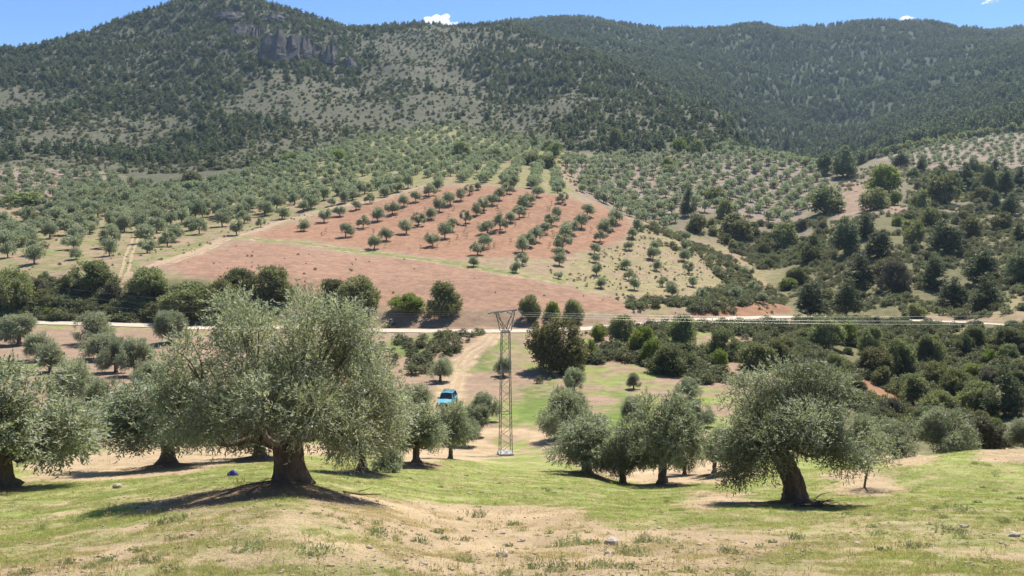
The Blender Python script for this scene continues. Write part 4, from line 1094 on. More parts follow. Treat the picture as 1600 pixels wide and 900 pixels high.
SUBLAB = {
 'leftback': lambda u, v: 'olive in the dense left grove ' + ('cut by the left picture edge' if u < 40 else ('beside the upper end of the climbing track' if u > 510 else 'beside the middle of the climbing track' if u > 430 else 'beside the bend of the climbing track') if v > 312 and u > 330 else 'nearest the upper corner of the red field' if u > 560 else 'front rows above the grassy strips' if v > 352 else ('middle rows left of the twin wheel tracks' if u < 150 else 'middle rows straight above the twin wheel tracks') if v > 335 and u < 260 else 'inner rows towards the mountain foot' if v < 312 else 'inner rows behind the climbing track'),
 'left': lambda u, v: 'olive left of the climbing track, ' + ('beside the left picture edge' if u < 70 else 'in the column left of the twin wheel tracks' if u < 190 else 'in the short column right of the twin wheel tracks' if u < 245 else 'in the clump nearest the climbing track' if u > 300 else 'in the pair just above the climbing track'),
 'red': lambda u, v: ('round olive near the upper edge of the red field' if v < 318 else 'round olive on red soil along the climbing track' if u < 560 else 'round olive on red soil close to the grass strip at the field foot' if v > 366 else 'round olive on red soil towards the spur side of the field' if u > 820 else 'round olive in the middle of the red field'),
 'dry': lambda u, v: ('small olive on the grass strip between the two red fields' if u < 890 else 'small olive high on the dry flank of the spur' if v < 410 else 'small olive on the dry spur flank above the orange road bank' if u > 1060 else 'small olive low on the dry spur flank beside the lower red field')}
tot = 0
for k, (x, y, w, h, zone) in enumerate(olive_pts + proc[:max(0, 300 - individual - len(olive_pts))]):
    z = float(height(np.array([x]), np.array([y]))[0])
    u, v = project(x, y, z)
    protos = FIELD_OLIVES if y < 420 else FAR_OLIVES
    root = tree_copy('olive_tree', protos[k % len(protos)], (x, y, z - 0.08), (w / 4.5 * rf.uniform(0.82, 1.15), w / 4.5 * rf.uniform(0.82, 1.15), h / 4.1 * rf.uniform(0.85, 1.12)), k * 2.399)
    root.rotation_euler[0], root.rotation_euler[1] = rf.normal(0, 0.07), rf.normal(0, 0.07)
    lab = SUBLAB[zone](u, v) if zone in SUBLAB else ZLAB[zone]
    tag(root, lab, 'olive tree', lab.replace('olive', 'olives', 1)); tot += 1
rest = proc[max(0, 300 - individual - len(olive_pts)):]
R_ = np.array([(a, b, c, d) for a, b, c, d, _ in rest]); zr = height(R_[:, 0], R_[:, 1])
FAR_OLIVE_MESH = [joined(p) for p in FAR_OLIVES]
scatter('olive_grove', [(m_, None) for m_ in FAR_OLIVE_MESH], np.c_[R_[:, :2], zr - 0.1], np.c_[R_[:, 2] / 4.5, R_[:, 2] / 4.5, R_[:, 3] / 4.1], rf.random(len(R_)) * 6.28, 'far olive groves dotted over the slopes below the mountains', 'olive grove', 1)

# young whips planted between the rows of the red field
wh = plot([(470,372),(640,312),(860,315),(960,350),(860,395),(700,395)], 160)
wp = []
while len(wp) < 46:
    q = rf.uniform(wh.min(0), wh.max(0)); 
    if inside(q[:1], q[1:], wh)[0] and min((q[0]-p[0])**2 + (q[1]-p[1])**2 for p in olive_pts) > 9: wp.append(q)
wp = np.array(wp)
whip = foliage('whip', [((0, 0, 0.75), (0.25, 0.25, 0.35))], 14, 5, 0.25, (0.22, 0.08), 3)
scatter('young_whips', [(whip, M_GREY)], np.c_[wp, height(wp[:, 0], wp[:, 1])], np.full((len(wp), 3), 1.3), rf.random(len(wp)) * 6, 'thin young plants between the olives on the red field', 'young plants', 2)

# ---------------------------------------------------------------- oaks, shrubs and pines one by one
MATS = {'oak': M_OAK, 'yel': M_OAKY, 'bri': M_BRIGHT, 'grey': M_GREY, 'pine': M_PINE, 'olv': M_OLIVE}
BUSHES = [  # u, foot v, width, height, kind, label
 (22,483,66,62,'oak','dark evergreen oak cut by the left edge just above the road'), (145,452,74,44,'oak','dark round oak where the upper track meets the left bank'), (232,464,70,46,'oak','round oak between the upper tracks on the left bank'),
 (375,464,62,44,'oak','oak right of the long dark thicket above the road'), (425,468,74,52,'oak','tall oak at the left foot of the lower red field'), (296,500,96,58,'oak','long dark oak thicket hanging over the road'),
 (345,490,56,52,'yel','yellow topped oak at the end of the dark thicket'), (520,476,60,40,'oak','oak behind the top of the largest olive, left one'), (562,484,72,52,'oak','oak behind the top of the largest olive beside the earth bank'), (637,489,58,30,'bri','low green bush on the bank top left of the round oak'),
 (693,492,58,52,'oak','neat round oak on the bank top left of the pylon head'), (828,501,38,40,'oak','dark upright bush just right of the pylon head'), (862,499,30,28,'bri','lighter low bush in the middle of the trio on the bank'), (895,504,36,36,'oak','grey green bush ending the trio on the bank'),
 (872,580,104,84,'yel','big broad oak with yellowish crown on the slope below the road'), (935,532,28,26,'bri','small bright yellow green bush beside the big broad oak'), (920,566,26,36,'bri','fresh green shrub pressed against the big broad oak'),
 (972,536,48,44,'oak','first dark oak of the hedge descending from the road'), (1004,553,46,44,'bri','bright green oak in the hedge descending from the road'), (1050,584,76,48,'oak','broad oak at the low end of the descending hedge'), (1020,570,46,40,'bri','green oak in the hedge just above its broad low end'),
 (1066,545,50,54,'oak','upright oak just below the road beside the hedge'), (1130,557,56,44,'oak','dark round oak below the road right of the hedge'), (1125,573,28,28,'bri','small light green ball shaped bush on the slope'), (1182,577,60,42,'oak','oak above the leaning olive on the slope'),
 (1222,572,62,46,'yel','wide shrub oak above the leaning olive crown'), (1290,545,62,48,'oak','oak thicket at the ravine edge under the road'), (1325,538,32,36,'bri','fresh green bush under the road bend'), (1362,556,42,48,'oak','dark oak halfway between road bend and red cut'),
 (1402,586,54,58,'oak','tall dark oak right of the red earth cut'), (1450,570,48,48,'oak','dark oak in a stony patch right of the ravine'), (1520,552,48,44,'oak','oak beneath the wires near a small green bush'), (1576,542,52,32,'oak','low oak at the right edge below the wires'), (1576,560,30,24,'oak','small oak just under the low edge oak'), (1545,570,24,26,'bri','small fresh green bush under the wires'),
 (1366,588,62,46,'yel','yellowish oak touching the top of the red cut'), (1378,602,34,30,'oak','small oak on the edge of the red cut'), (1424,628,64,46,'oak','broad oak right of the lower end of the red cut'), (1462,606,54,42,'yel','yellowish oak in the thicket right of the red cut'), (1492,620,48,44,'oak','round oak in the middle of the right thicket'),
 (1522,598,40,30,'bri','bright green crown in the right thicket'), (1528,648,68,54,'oak','grey green oak low in the right thicket'), (1470,650,54,40,'oak','low oak just above the large crest olive'), (1395,452,54,44,'grey','grey round shrub on the slope above the road right of the pine pair'), (1245,444,36,26,'oak','dark bush in the ravine mouth'), (1230,452,30,18,'bri','light green low bush in the ravine mouth'), (1267,410,36,28,'oak','dark oak on the ravine floor'),
 (1290,334,60,40,'oak','dark spreading oak at the corner of the ravine grove'), (1380,302,58,42,'bri','large bright green leafy tree by the red clearing'), (1365,328,48,34,'oak','dark oak directly below the bright green tree'), (1397,321,22,22,'bri','light shrub beside the dark oak below the bright tree'), (1472,318,58,44,'oak','broad dark oak right of the bright green tree'), (1437,326,28,28,'oak','small round oak between clearing and broad dark oak'),
 (1226,387,42,40,'oak','solitary dark oak on the bare ravine side'), (1427,382,36,38,'oak','dark round oak on the middle right slope'), (1515,372,40,32,'yel','brownish oak on the right slope'), (1566,359,38,26,'yel','yellow brown oak near the right edge'), (1455,354,34,30,'oak','oak above the double pines on the right slope'),
 (1115,316,34,24,'oak','dark oak beside the tall ravine tree'), (1132,342,30,30,'oak','green oak in the ravine thicket'), (1150,374,58,40,'oak','wide oak at the lower end of the ravine thicket'), (1089,362,32,28,'oak','round oak at the near side of the ravine thicket'), (1062,237,26,22,'bri','bright green tree at the upper edge of the ravine grove'), (1089,247,26,28,'oak','dark oak beside the bright tree above the ravine grove'), (1045,266,26,18,'bri','bright green tree inside the ravine grove'), (1045,272,24,14,'oak','dark bush under the bright tree in the ravine grove'), (962,229,24,28,'oak','dark oak on the scrub above the ravine grove'), (1264,263,20,14,'oak','small oak at the far corner of the ravine grove'),
 (720,249,38,26,'oak','dark oak at the top left of the green terraces'), (773,251,28,18,'oak','dark low oak at the top of the green terraces'), (832,258,44,18,'yel','yellow green thicket at the top of the green terraces'), (858,264,24,20,'oak','dark bush at the right end of the terraces'), (865,246,28,22,'bri','green tree behind the right end of the terraces'),
 (40,322,66,22,'oak','dark thicket edge in the far left plot'), (150,320,40,22,'oak','dark bush between the left groves'), (300,292,40,22,'oak','dark oak below the scree at the mountain foot'), (455,256,28,16,'bri','bright green tree between grove and mountain foot'), (530,252,30,18,'bri','bright green bush pair in the upper grove'), (550,258,26,16,'oak','dark bush in the upper grove'),
]
PINES = [
 (1267,493,50,52,'pine standing on the road bend, left of the pair'), (1322,495,50,58,'pine standing on the road bend, right of the pair'), (1345,447,46,48,'pine behind the pair on the road bend'), (1459,452,42,50,'dense dark pine above the reddish rocks'), (1487,480,50,44,'low spreading pine above the road cut'), (1540,484,48,52,'round topped pine above the road cut at the right'), (1535,444,64,54,'tall pine group top right of the reddish rocks'),
 (1590,444,40,52,'pine at the right edge above the road cut'), (1570,652,62,80,'tall dark pine low at the right edge'), (1270,406,30,40,'pine below the solitary dark oak'), (1320,398,44,56,'tall dark pine of the double, left one'), (1350,374,34,40,'dark pine of the double, right one'), (1372,402,46,40,'pale green pine right of the double'), (1475,396,52,50,'big green pine in the middle of the right slope'),
 (1317,278,40,46,'tall dark pine left of the bright green tree'), (1287,274,30,32,'pine left of the tall dark one at the grove corner'), (1407,264,26,26,'pine above the bright green tree'), (1505,298,32,40,'pine right of the broad dark oak'), (1543,308,28,46,'first of two matching dark pines near the right edge'), (1571,308,28,44,'second of two matching dark pines near the right edge'), (1592,292,18,28,'small pine beyond the two matching dark pines'), (1553,330,24,30,'lower pine under the two matching dark pines'), (1580,337,32,34,'wide pine near the right edge under the matching two'),
 (1075,339,26,48,'tall narrow dark tree in the ravine'), (1152,232,18,26,'first pine on the low ridge above the ravine grove'), (1176,226,18,22,'second pine on the low ridge above the ravine grove'), (1230,243,22,28,'dark pine at the end of the low ridge'), (1592,378,22,28,'pine on the right slope at the picture edge'), (1130,205,14,22,'pine higher on the low ridge'),
]
big = []
for k, (u, v, w, h, kind, lab) in enumerate(BUSHES):
    x, y, z = cast(u, v - 1, 60); m = px_m(y); big.append((x, y, w * m / 2))
    protos = NEAR_BUSH if w > 34 and y < 260 else MID_BUSH
    root = tree_copy('oak_tree' if kind in ('oak', 'yel') else 'green_bush' if kind == 'bri' else 'grey_bush', protos[k % len(protos)], (x, y, z - 0.15), (w * m / 6.1, w * m / 6.1, h * m / 4.75), k * 1.9, {'crown': MATS[kind]})
    tag(root, lab, 'oak tree' if kind in ('oak', 'yel') else 'bush', 'oaks and bushes along road and ravine')
for k, (u, v, w, h, lab) in enumerate(PINES):
    x, y, z = cast(u, v - 1, 60); m = px_m(y); big.append((x, y, w * m / 2))
    root = tree_copy('pine_tree', MID_PINE[k % 3], (x, y, z - 0.15), (w * m / 4.9, w * m / 4.9, h * m / 7.9), k * 1.9)
    tag(root, lab, 'pine tree', 'pines on the right slope and ravine')
x, y, z, zt = at_depth(1542, 650, 56)
tag(tree_copy('grey_bush', NEAR_BUSH[0], (x, y, z - 0.1), (80 * px_m(56) / 6.1,) * 2 + ((zt - z) / 4.75,), 0.6, {'crown': M_GREY}), 'brownish grey shrub with bare stems behind the rock on the crest', 'bush')
x, y, z = cast(603, 738)
tag(tree_copy('olive_suckers', NEAR_BUSH[1], (x, y + 0.4, z - 0.05), (0.26, 0.26, 0.24), 0.6, {'crown': M_OLIVE}), 'grey green clump of olive suckers at the foot of the tree beside the largest olive', 'bush')

for (u, v) in ((1340,598),(1362,606),(1385,616),(1408,628),(1428,642),(1375,622),(1400,640),(1350,612)):
    x, y, z = cast(u, v, 80); big.append((x, y, 3.0))
def fill(poly, n, dmin, seed):
    r = np.random.default_rng(seed); out = []; lo, hi = poly.min(0), poly.max(0); tries = 0
    while len(out) < n and tries < n * 200:
        tries += 1; q = r.uniform(lo, hi)
        if not inside(q[:1], q[1:], poly)[0]: continue
        if any((q[0]-b[0])**2 + (q[1]-b[1])**2 < (b[2] * 0.75 + dmin * 0.5) ** 2 for b in big): continue
        if not visible(q[:1], q[1:], height(q[:1], q[1:]) + 3, 0.5)[0]: continue
        out.append(q); big.append((q[0], q[1], dmin * 0.5))
    return np.array(out)
P_RHILL = plot([(1250,480),(1290,400),(1300,345),(1420,340),(1425,268),(1650,264),(1650,500),(1400,494)], 160)
P_RLOW = plot([(1215,512),(1400,508),(1650,522),(1650,690),(1440,690),(1330,640),(1215,580)], 60)
P_RAV = plot([(1240,470),(1225,440),(1150,392),(1070,360),(1130,345),(1200,352),(1290,342),(1290,400)], 250)
P_BANKL = plot([(-40,500),(-40,440),(60,438),(200,465),(290,452),(420,468),(420,508),(250,505)], 150)
P_RTOP = plot([(1420,266),(1650,266),(1650,302),(1440,320)], 300)
for k, q in enumerate(fill(P_RTOP, 30, 6.5, 9)):
    z = float(height(q[:1], q[1:])[0]); s = rf.uniform(6.0, 9.5); uu, vv = project(q[0], q[1], z)
    if k % 3 == 0: root = tree_copy('pine_tree', MID_PINE[k % 3], (q[0], q[1], z - 0.15), (s / 6, s / 6, s / 7.0), k)
    else: root = tree_copy('oak_tree', MID_BUSH[k % 4], (q[0], q[1], z - 0.15), (s / 6, s / 6, s * 0.75 / 5), k, {'crown': (M_OAK, M_OAKY)[k % 4 == 1]})
    lab = ('pine' if k % 3 == 0 else 'oak') + ' in the tree belt below the pale far plot, ' + ('near the bright green tree' if uu < 1480 else 'around the two matching pines' if uu < 1570 else 'at the right picture edge')
    tag(root, lab, 'pine tree' if k % 3 == 0 else 'oak tree', lab)
for (poly, n, dm, sz, seed, lab) in ((P_RHILL, 62, 4.5, 4.2, 1, 'low evergreen shrub on the scrubby slope above the right part of the road'), (P_RLOW, 64, 2.2, 2.8, 2, 'low evergreen shrub in the thicket between road and ravine at the right'), (P_RAV, 30, 4.0, 4.2, 3, 'shrub in the ravine between spur and lined grove'), (P_BANKL, 24, 3.0, 3.2, 4, 'scrubby bush on the green bank above the left part of the road')):
    r = np.random.default_rng(seed + 50)
    for k, q in enumerate(fill(poly, n, dm, seed)):
        s = sz * (0.7 + 0.6 * r.random()); z = float(height(q[:1], q[1:])[0])
        mt_ = [M_OAK, M_SCRUB, M_OAKY, M_GREY, M_BRIGHT if r.random() < 0.4 else M_OAK, M_SCRUB][k % 6]
        root = tree_copy('evergreen_shrub', (MID_BUSH if q[1] > 150 else NEAR_BUSH)[k % 3], (q[0], q[1], z - 0.1), (s / 6, s / 6, s * (0.7 + 0.25 * r.random()) / 5), k * 1.1, {'crown': mt_})
        uu, vv = project(q[0], q[1], z)
        if seed == 2: lab2 = 'low evergreen shrub ' + ('beside the red earth cut' if uu < 1400 and vv > 560 else 'right under the road bend' if uu < 1400 else 'behind the grass crest at the right' if vv > 620 else 'close to the right picture edge under the wires' if uu > 1530 else 'in the thicket middle between wires and red cut')
        elif seed == 1: lab2 = 'low evergreen shrub ' + ('just above the road bend pines' if vv > 430 and uu < 1400 else 'above the dark road cut at the right' if vv > 430 else 'on the slope below the red clearing' if uu < 1430 else 'on the right slope near the picture edge' if uu > 1540 else 'on the right slope around the big green pine')
        elif seed == 3: lab2 = 'shrub in the ravine ' + ('mouth near the road' if vv > 425 else 'beside the spur crest' if uu < 1190 else 'below the lined grove')
        else: lab2 = 'scrubby bush on the left bank above the road, ' + ('at the picture edge' if uu < 60 else 'between edge oak and track oak' if uu < 200 else 'under the round oaks' if uu < 300 else 'near the dark thicket')
        tag(root, lab2, 'shrub', lab2.replace('shrub', 'shrubs', 1))

# low scrub and weeds on the slopes: nobody could count these
scrub_protos = []
for i in range(3):
    sm = foliage('scrub', dome_lobes(201 + i, 1.0, 1.3, 5), 110, 5, 0.16, (0.15, 0.07), 200 + i, shell=2.2, gap=0.3, gap_scale=3)
    scrub_protos.append((sm, M_SCRUB))
def strew(poly_list, n, seed, smin, smax, clump=12, thr=0.42):
    r = np.random.default_rng(seed); P = []; S = []
    for poly, share in poly_list:
        lo, hi = poly.min(0), poly.max(0); q = r.uniform(lo, hi, (int(n * share * 6), 2))
        q = q[inside(q[:, 0], q[:, 1], poly)]; q = q[noise2(q[:, 0], q[:, 1], clump, seed) > thr]
        q = q[visible(q[:, 0], q[:, 1], height(q[:, 0], q[:, 1]) + 1.0, 0.3)][:int(n * share)]
        q = q[~inside(q[:, 0], q[:, 1], P_REDCUT)]
        P.append(q)
    P = np.vstack(P); s = smin + (smax - smin) * r.random(len(P)) ** 2
    return P, np.c_[s, s, s * (0.6 + 0.4 * r.random(len(P)))], r.random(len(P)) * 6.28
_A = plot([(560,512),(560,490),(640,490),(640,545),(700,522),(760,520),(640,600),(560,600)], 60)
_B = plot([(840,600),(860,525),(1000,512),(1160,502),(1210,505),(1215,600),(1100,600),(960,560)], 60)
_C = plot([(990,492),(975,470),(1080,470),(1150,455),(1230,470),(1210,492),(1080,494)], 150)
_D = plot([(990,350),(1060,362),(1180,425),(1232,468),(1180,470),(1100,410),(1000,372)], 180)
_J = plot([(1300,300),(1330,264),(1420,260),(1430,330),(1420,340),(1345,342),(1352,300),(1318,300)], 300)
_G = plot([(862,216),(1000,226),(1000,245),(900,300),(868,262)], 300)
_H = plot([(1225,503),(1300,500),(1400,504),(1500,508),(1600,516),(1640,522),(1640,530),(1500,516),(1300,510)], 120)
_F = plot([(-40,335),(-40,255),(100,258),(200,283),(300,290),(420,260),(480,243),(600,212),(560,235),(420,278),(330,308),(180,322),(60,345)], 250)
_E = plot([(1140,392),(1190,425),(1236,468),(1290,440),(1290,345),(1200,352),(1130,345)], 200)
P, S, RZ = strew([(P_RHILL, .42), (P_RLOW, .30), (P_RAV, .08), (P_BANKL, .10), (_A, .012), (_B, .08), (_C, .05), (_D, .07), (_E, .08), (_F, .14), (_G, .03), (_H, .035), (_J, .03)], 12500, 5, 0.6, 2.3, 12, 0.36)
scatter('scrub', scrub_protos, np.c_[P, height(P[:, 0], P[:, 1]) - 0.05], S, RZ, 'low grey green scrub covering banks and ravine slopes', 'scrub', 3)

P, S, RZ = strew([(P_DRY, .30), (P_RED_LOW, .02), (_B, .15), (_C, .12), (P_LGROVE, .2)], 2600, 8, 0.25, 0.75, 6, 0.40)
scatter('dry_tussocks', [(sm_, M_WEED) for sm_, _ in [(q[0].copy(), 0) for q in scrub_protos]], np.c_[P, height(P[:, 0], P[:, 1]) - 0.03], S, RZ, 'small tussocks and weeds dotting the dry hill slopes', 'tussocks', 14)

# ---------------------------------------------------------------- vegetation of the mountains
def mountain_points(n, seed, y_lo, y_hi):
    r = np.random.default_rng(seed)
    y = np.sqrt(r.uniform(y_lo ** 2, y_hi ** 2, n)); t = r.uniform(-0.69, 0.69, n); return t * y, y, r
FP = [(joined(p), None) for p in FAR_PINE]
FB = [(joined(p), None) for p in FAR_BUSH]
x, y, r = mountain_points(120000, 11, 480, 1300)
u = W_PX / 2 + F_PX * x / y
near_mt = (y > FOOT(u) + 5) & ~(((u > 600) & (y > np.interp(u, [600, 830, 900, 1000, 1100, 1200, 1300, 1380], [1260, 1230, 1110, 1000, 820, 620, 560, 700]))) | (u > 1300))
x, y = x[near_mt], y[near_mt]; u = W_PX / 2 + F_PX * x / y
z = height(x, y); keep = visible(x, y, z + 5, 4); x, y, z, u = x[keep], y[keep], z[keep], u[keep]
up = (y - FOOT(u)) / 500.0
low = 1 - smooth(0.02, 0.42, up) * 1.0 - smooth(560, 760, u) * 1.0
dens = noise2(x, y, 110, 61, 5) - 0.30 * np.clip(low, 0, 1) + 0.16 * np.clip(up, 0, 1) + 0.14 * smooth(700, 1000, u)
r0 = r.random(len(x))
pine = (r0 < np.clip((dens - 0.53) * 2.1, 0.014, 0.30))
scr = ~pine & (r.random(len(x)) < np.clip(0.40 + 2.2 * (noise2(x, y, 55, 63, 3) - 0.5), 0.20, 0.62))
s = (0.35 + 0.75 * r.random(pine.sum()) ** 1.6) * (0.8 + 0.3 * noise2(x[pine], y[pine], 60, 5))
scatter('mountain_pines', FP, np.c_[x[pine], y[pine], z[pine] - 0.3], np.c_[s * 1.15, s * 1.15, s], r.random(pine.sum()) * 6.28, 'dark pines scattered over the scrubby mountain', 'pine wood', 4)
s = 0.22 + 0.5 * r.random(scr.sum()) ** 2
scatter('mountain_scrub', [(joined([p[0], ('crown', p[1][1], M_MSCRUB)]), None) for p in FAR_BUSH], np.c_[x[scr], y[scr], z[scr] - 0.2], np.c_[s, s, s * 0.8], r.random(scr.sum()) * 6.28, 'grey green scrub covering the rocky mountain', 'scrub', 5)
x, y, r = mountain_points(150000, 12, 560, 2000)
u = W_PX / 2 + F_PX * x / y
fm = (y > FOOT(u) + 4) & (((u > 600) & (y > np.interp(u, [600, 830, 900, 1000, 1100, 1200, 1300, 1380], [1260, 1230, 1110, 1000, 820, 620, 560, 700]))) | (u > 1300))
x, y = x[fm], y[fm]; z = height(x, y); keep = visible(x, y, z + 8, 6); x, y, z = x[keep], y[keep], z[keep]
u = W_PX / 2 + F_PX * x / y
keep = (r.random(len(x)) < np.clip(0.10 + 1.5 * (noise2(x, y, 130, 71, 4) - 0.34), 0.26, 0.62))
x, y, z = x[keep], y[keep], z[keep]
s = r.uniform(0.7, 1.35, len(x))
scatter('pine_forest', FP, np.c_[x, y, z - 0.3], np.c_[s * 1.05, s * 1.05, s], r.random(len(x)) * 6.28, 'dense pine forest covering the mountain range behind', 'pine forest', 6)
# hedge of trees between far plot and forest
hp = catmull([cast(a, b, 560) for a, b in ((1340,256),(1400,240),(1460,226),(1530,214),(1600,206),(1680,200))], 14)
hp = densify(hp, 3.2)
s = r.uniform(0.75, 1.3, len(hp)); hx = hp[:, 0] + r.normal(0, 1.5, len(hp)); hy = hp[:, 1] + r.normal(0, 2.5, len(hp))
scatter('tree_belt', FB, np.c_[hx, hy, height(hx, hy) - 0.2], np.c_[s * 1.1, s * 1.1, s * 1.25], r.random(len(hp)) * 6.28, 'dark belt of oaks between the pale far plot and the forest', 'tree belt', 7)

# ---------------------------------------------------------------- crags under the summit
def crag(u, v, w, h, seed, label):
    x, y, z = cast(u, v, 700); m = px_m(y); W, H = w * m, h * m
    r = np.random.default_rng(seed); nu, nv = 26, 14
    V = []
    for j in range(nv):
        q = j / (nv - 1)
        for i in range(nu):
            th = math.pi * 2 * i / nu
            cx, cy_ = math.cos(th), math.sin(th)
            p = np.array([cx * 3 + seed, cy_ * 3, q * 1.2])
            col = round(float(noise3(p * 0.9, seed)) * 5) / 5
            rad = (0.70 + 0.5 * col + 0.16 * float(noise3(p * 3, seed + 1))) * (1 - 0.16 * q ** 3)
            top = 0.72 - 0.12 * abs(cx) + 0.55 * (float(noise3(p * np.array([1.4, 1.4, 0]), seed + 2)) - 0.5)
            V.append((cx * rad * W * 0.5, cy_ * rad * W * 0.40 + q * H * 0.45, (q * 1.12 - 0.12) * H * top))
    V.append((0, H * 0.5, H * 0.66)); c = len(V) - 1
    Fc = [(j*nu+i, j*nu+(i+1) % nu, (j+1)*nu+(i+1) % nu, (j+1)*nu+i) for j in range(nv-1) for i in range(nu)] + [((nv-1)*nu+i, (nv-1)*nu+(i+1) % nu, c) for i in range(nu)]
    o = obj('rock_crag', mesh_from('rock_crag', V, Fc), M_CLIFF); o.location = (x, y - 1, z - H * 0.1)
    tag(o, label, 'crag', 'crags under the summit')
for k, (u, v, w, h, lab) in enumerate([(372,56,32,32,'rounded grey crag nearest the summit'), (394,60,22,32,'narrow crag between the summit crag and the big cliff'), (434,90,58,56,'largest cliff face under the summit'), (468,88,38,44,'cliff beside the largest face, downhill side'), (507,94,36,36,'crag at the low end of the cliff line'), (355,30,40,18,'small crag breaking the slope just below the summit'), (425,32,36,18,'small crag on the ridge right of the summit'), (545,104,26,18,'pale outcrop below the low end of the cliff line')]):
    crag(u, v, w, h, 300 + k, lab)

# ---------------------------------------------------------------- lattice pylon and wires
px_, py_, pz_ = cast(790, 711)
PY = py_
PH = -float(row_s(486)) * -1 * PY - pz_          # height up to row 486
def pylon():
    root = empty('electricity_pylon', (px_, py_, pz_), 0.18)
    Hb = PH * 0.865; wb, wt = 0.50, 0.33
    def corner(i, q): w = wb + (wt - wb) * q; return ((-w, -w), (w, -w), (w, w), (-w, w))[i] + (Hb * q,)
    for i in range(4):
        mb = MB(); mb.bar(corner(i, -0.01), corner(i, 1), 0.055); obj('leg', mb.mesh('leg'), M_STEEL, root)
    n = 15
    for side in range(4):
        a, b = side, (side + 1) % 4; mb = MB()
        for k in range(n):
            q0, q1 = k / n, (k + 1) / n
            p, q = (a, b) if k % 2 else (b, a)
            mb.bar(corner(p, q0), corner(q, q1), 0.024)
            if k in (0, 5, 10): mb.bar(corner(a, q0 + 0.01), corner(b, q0 + 0.01), 0.05)
        mb.bar(corner(a, 0.995), corner(b, 0.995), 0.07)
        obj('bracing', mb.mesh('bracing'), M_STEEL, root)
    # forked head, its arm set across the run of the line
    D = 1.45; tipz = PH; A = 0.55
    def hd(x, y, z): return (x * math.cos(A) - y * math.sin(A), x * math.sin(A) + y * math.cos(A), z)
    for s in (-1, 1):
        mb = MB()
        for yy in (-wt, wt):
            mb.bar(hd(s * wt, yy, Hb), hd(s * 0.95, yy * 0.4, tipz - 0.02), 0.055)
            mb.bar(hd(-s * wt * 0.2, yy, Hb), hd(s * 0.95, yy * 0.4, tipz - 0.35), 0.035)
        for k in range(4):
            q = k / 4; mb.bar(hd(s * (wt + (0.95 - wt) * q), -wt * (1 - q * 0.6), Hb + (tipz - Hb) * q), hd(s * (wt + (0.95 - wt) * (q + .25)), wt * (1 - (q + .25) * 0.6), Hb + (tipz - Hb) * (q + .25)), 0.03)
        obj('head_arm', mb.mesh('head_arm'), M_STEEL, root)
    mb = MB()
    for yy in (-0.13, 0.13): mb.bar(hd(-D, yy, tipz), hd(D, yy, tipz), 0.055)
    for k in range(10):
        a = -D + 2 * D * k / 10; mb.bar(hd(a, -0.13 if k % 2 else 0.13, tipz), hd(a + 0.29, 0.13 if k % 2 else -0.13, tipz), 0.03)
    obj('crossarm', mb.mesh('crossarm'), M_STEEL, root)
    ends = []
    for xx in (-D + 0.06, 0.0, D - 0.06):
        for s in (-1, 1):
            mb = MB(); pts = []; rad = []
            for k in range(13):
                f = k / 12; pts.append(hd(xx, -s * (0.15 + 0.5 * f), tipz - 0.06 - 0.10 * f)); rad.append(0.06 if k % 2 else 0.02)
            mb.tube(pts, rad, 8); obj('insulator', mb.mesh('insulator'), M_GLASSI, root)
            ends.append((s, Vector(hd(xx, -s * 0.65, tipz - 0.16))))
    mb = MB(); mb.box((0, 0, 0.05), (1.25, 1.25, 0.4)); obj('footing', mb.mesh('footing'), M_CONC, root)
    tag(root, 'grey steel lattice pylon with forked head in the valley', 'pylon')
    M = Matrix.Translation((px_, py_, pz_)) @ Matrix.Rotation(0.18, 4, 'Z')
    return [(s, M @ p) for s, p in ends]
ENDS = pylon()
lw = rw = 0
RIGHT_END = [(1900, 501, 62), (1900, 494, 64), (1900, 484, 66)]
LEFT_END = [(-260, 412, 90), (-260, 398, 92), (-260, 384, 94)]
for s, p in ENDS:
    if s > 0: (u, v, Y), idx = RIGHT_END[rw], rw; rw += 1
    else: (u, v, Y), idx = LEFT_END[lw], lw; lw += 1
    t, sl = pix_ts(u, v); e = Vector((t * Y, Y, sl * Y)); sag = 0.5 if s > 0 else 2.2
    pts = [p.lerp(e, k / 40) - Vector((0, 0, 4 * sag * (k / 40) * (1 - k / 40))) for k in range(41)]
    mb = MB(); mb.tube(pts, [0.007 if s > 0 else 0.004] * 41, 5)
    o = obj('power_line', mb.mesh('power_line', True), M_WIRE)
    tag(o, 'thin wire strung from the pylon to the %s, %s conductor' % ('right' if s > 0 else 'left', ('outer far', 'middle', 'outer near')[idx]), 'wire', 'wires on the pylon')

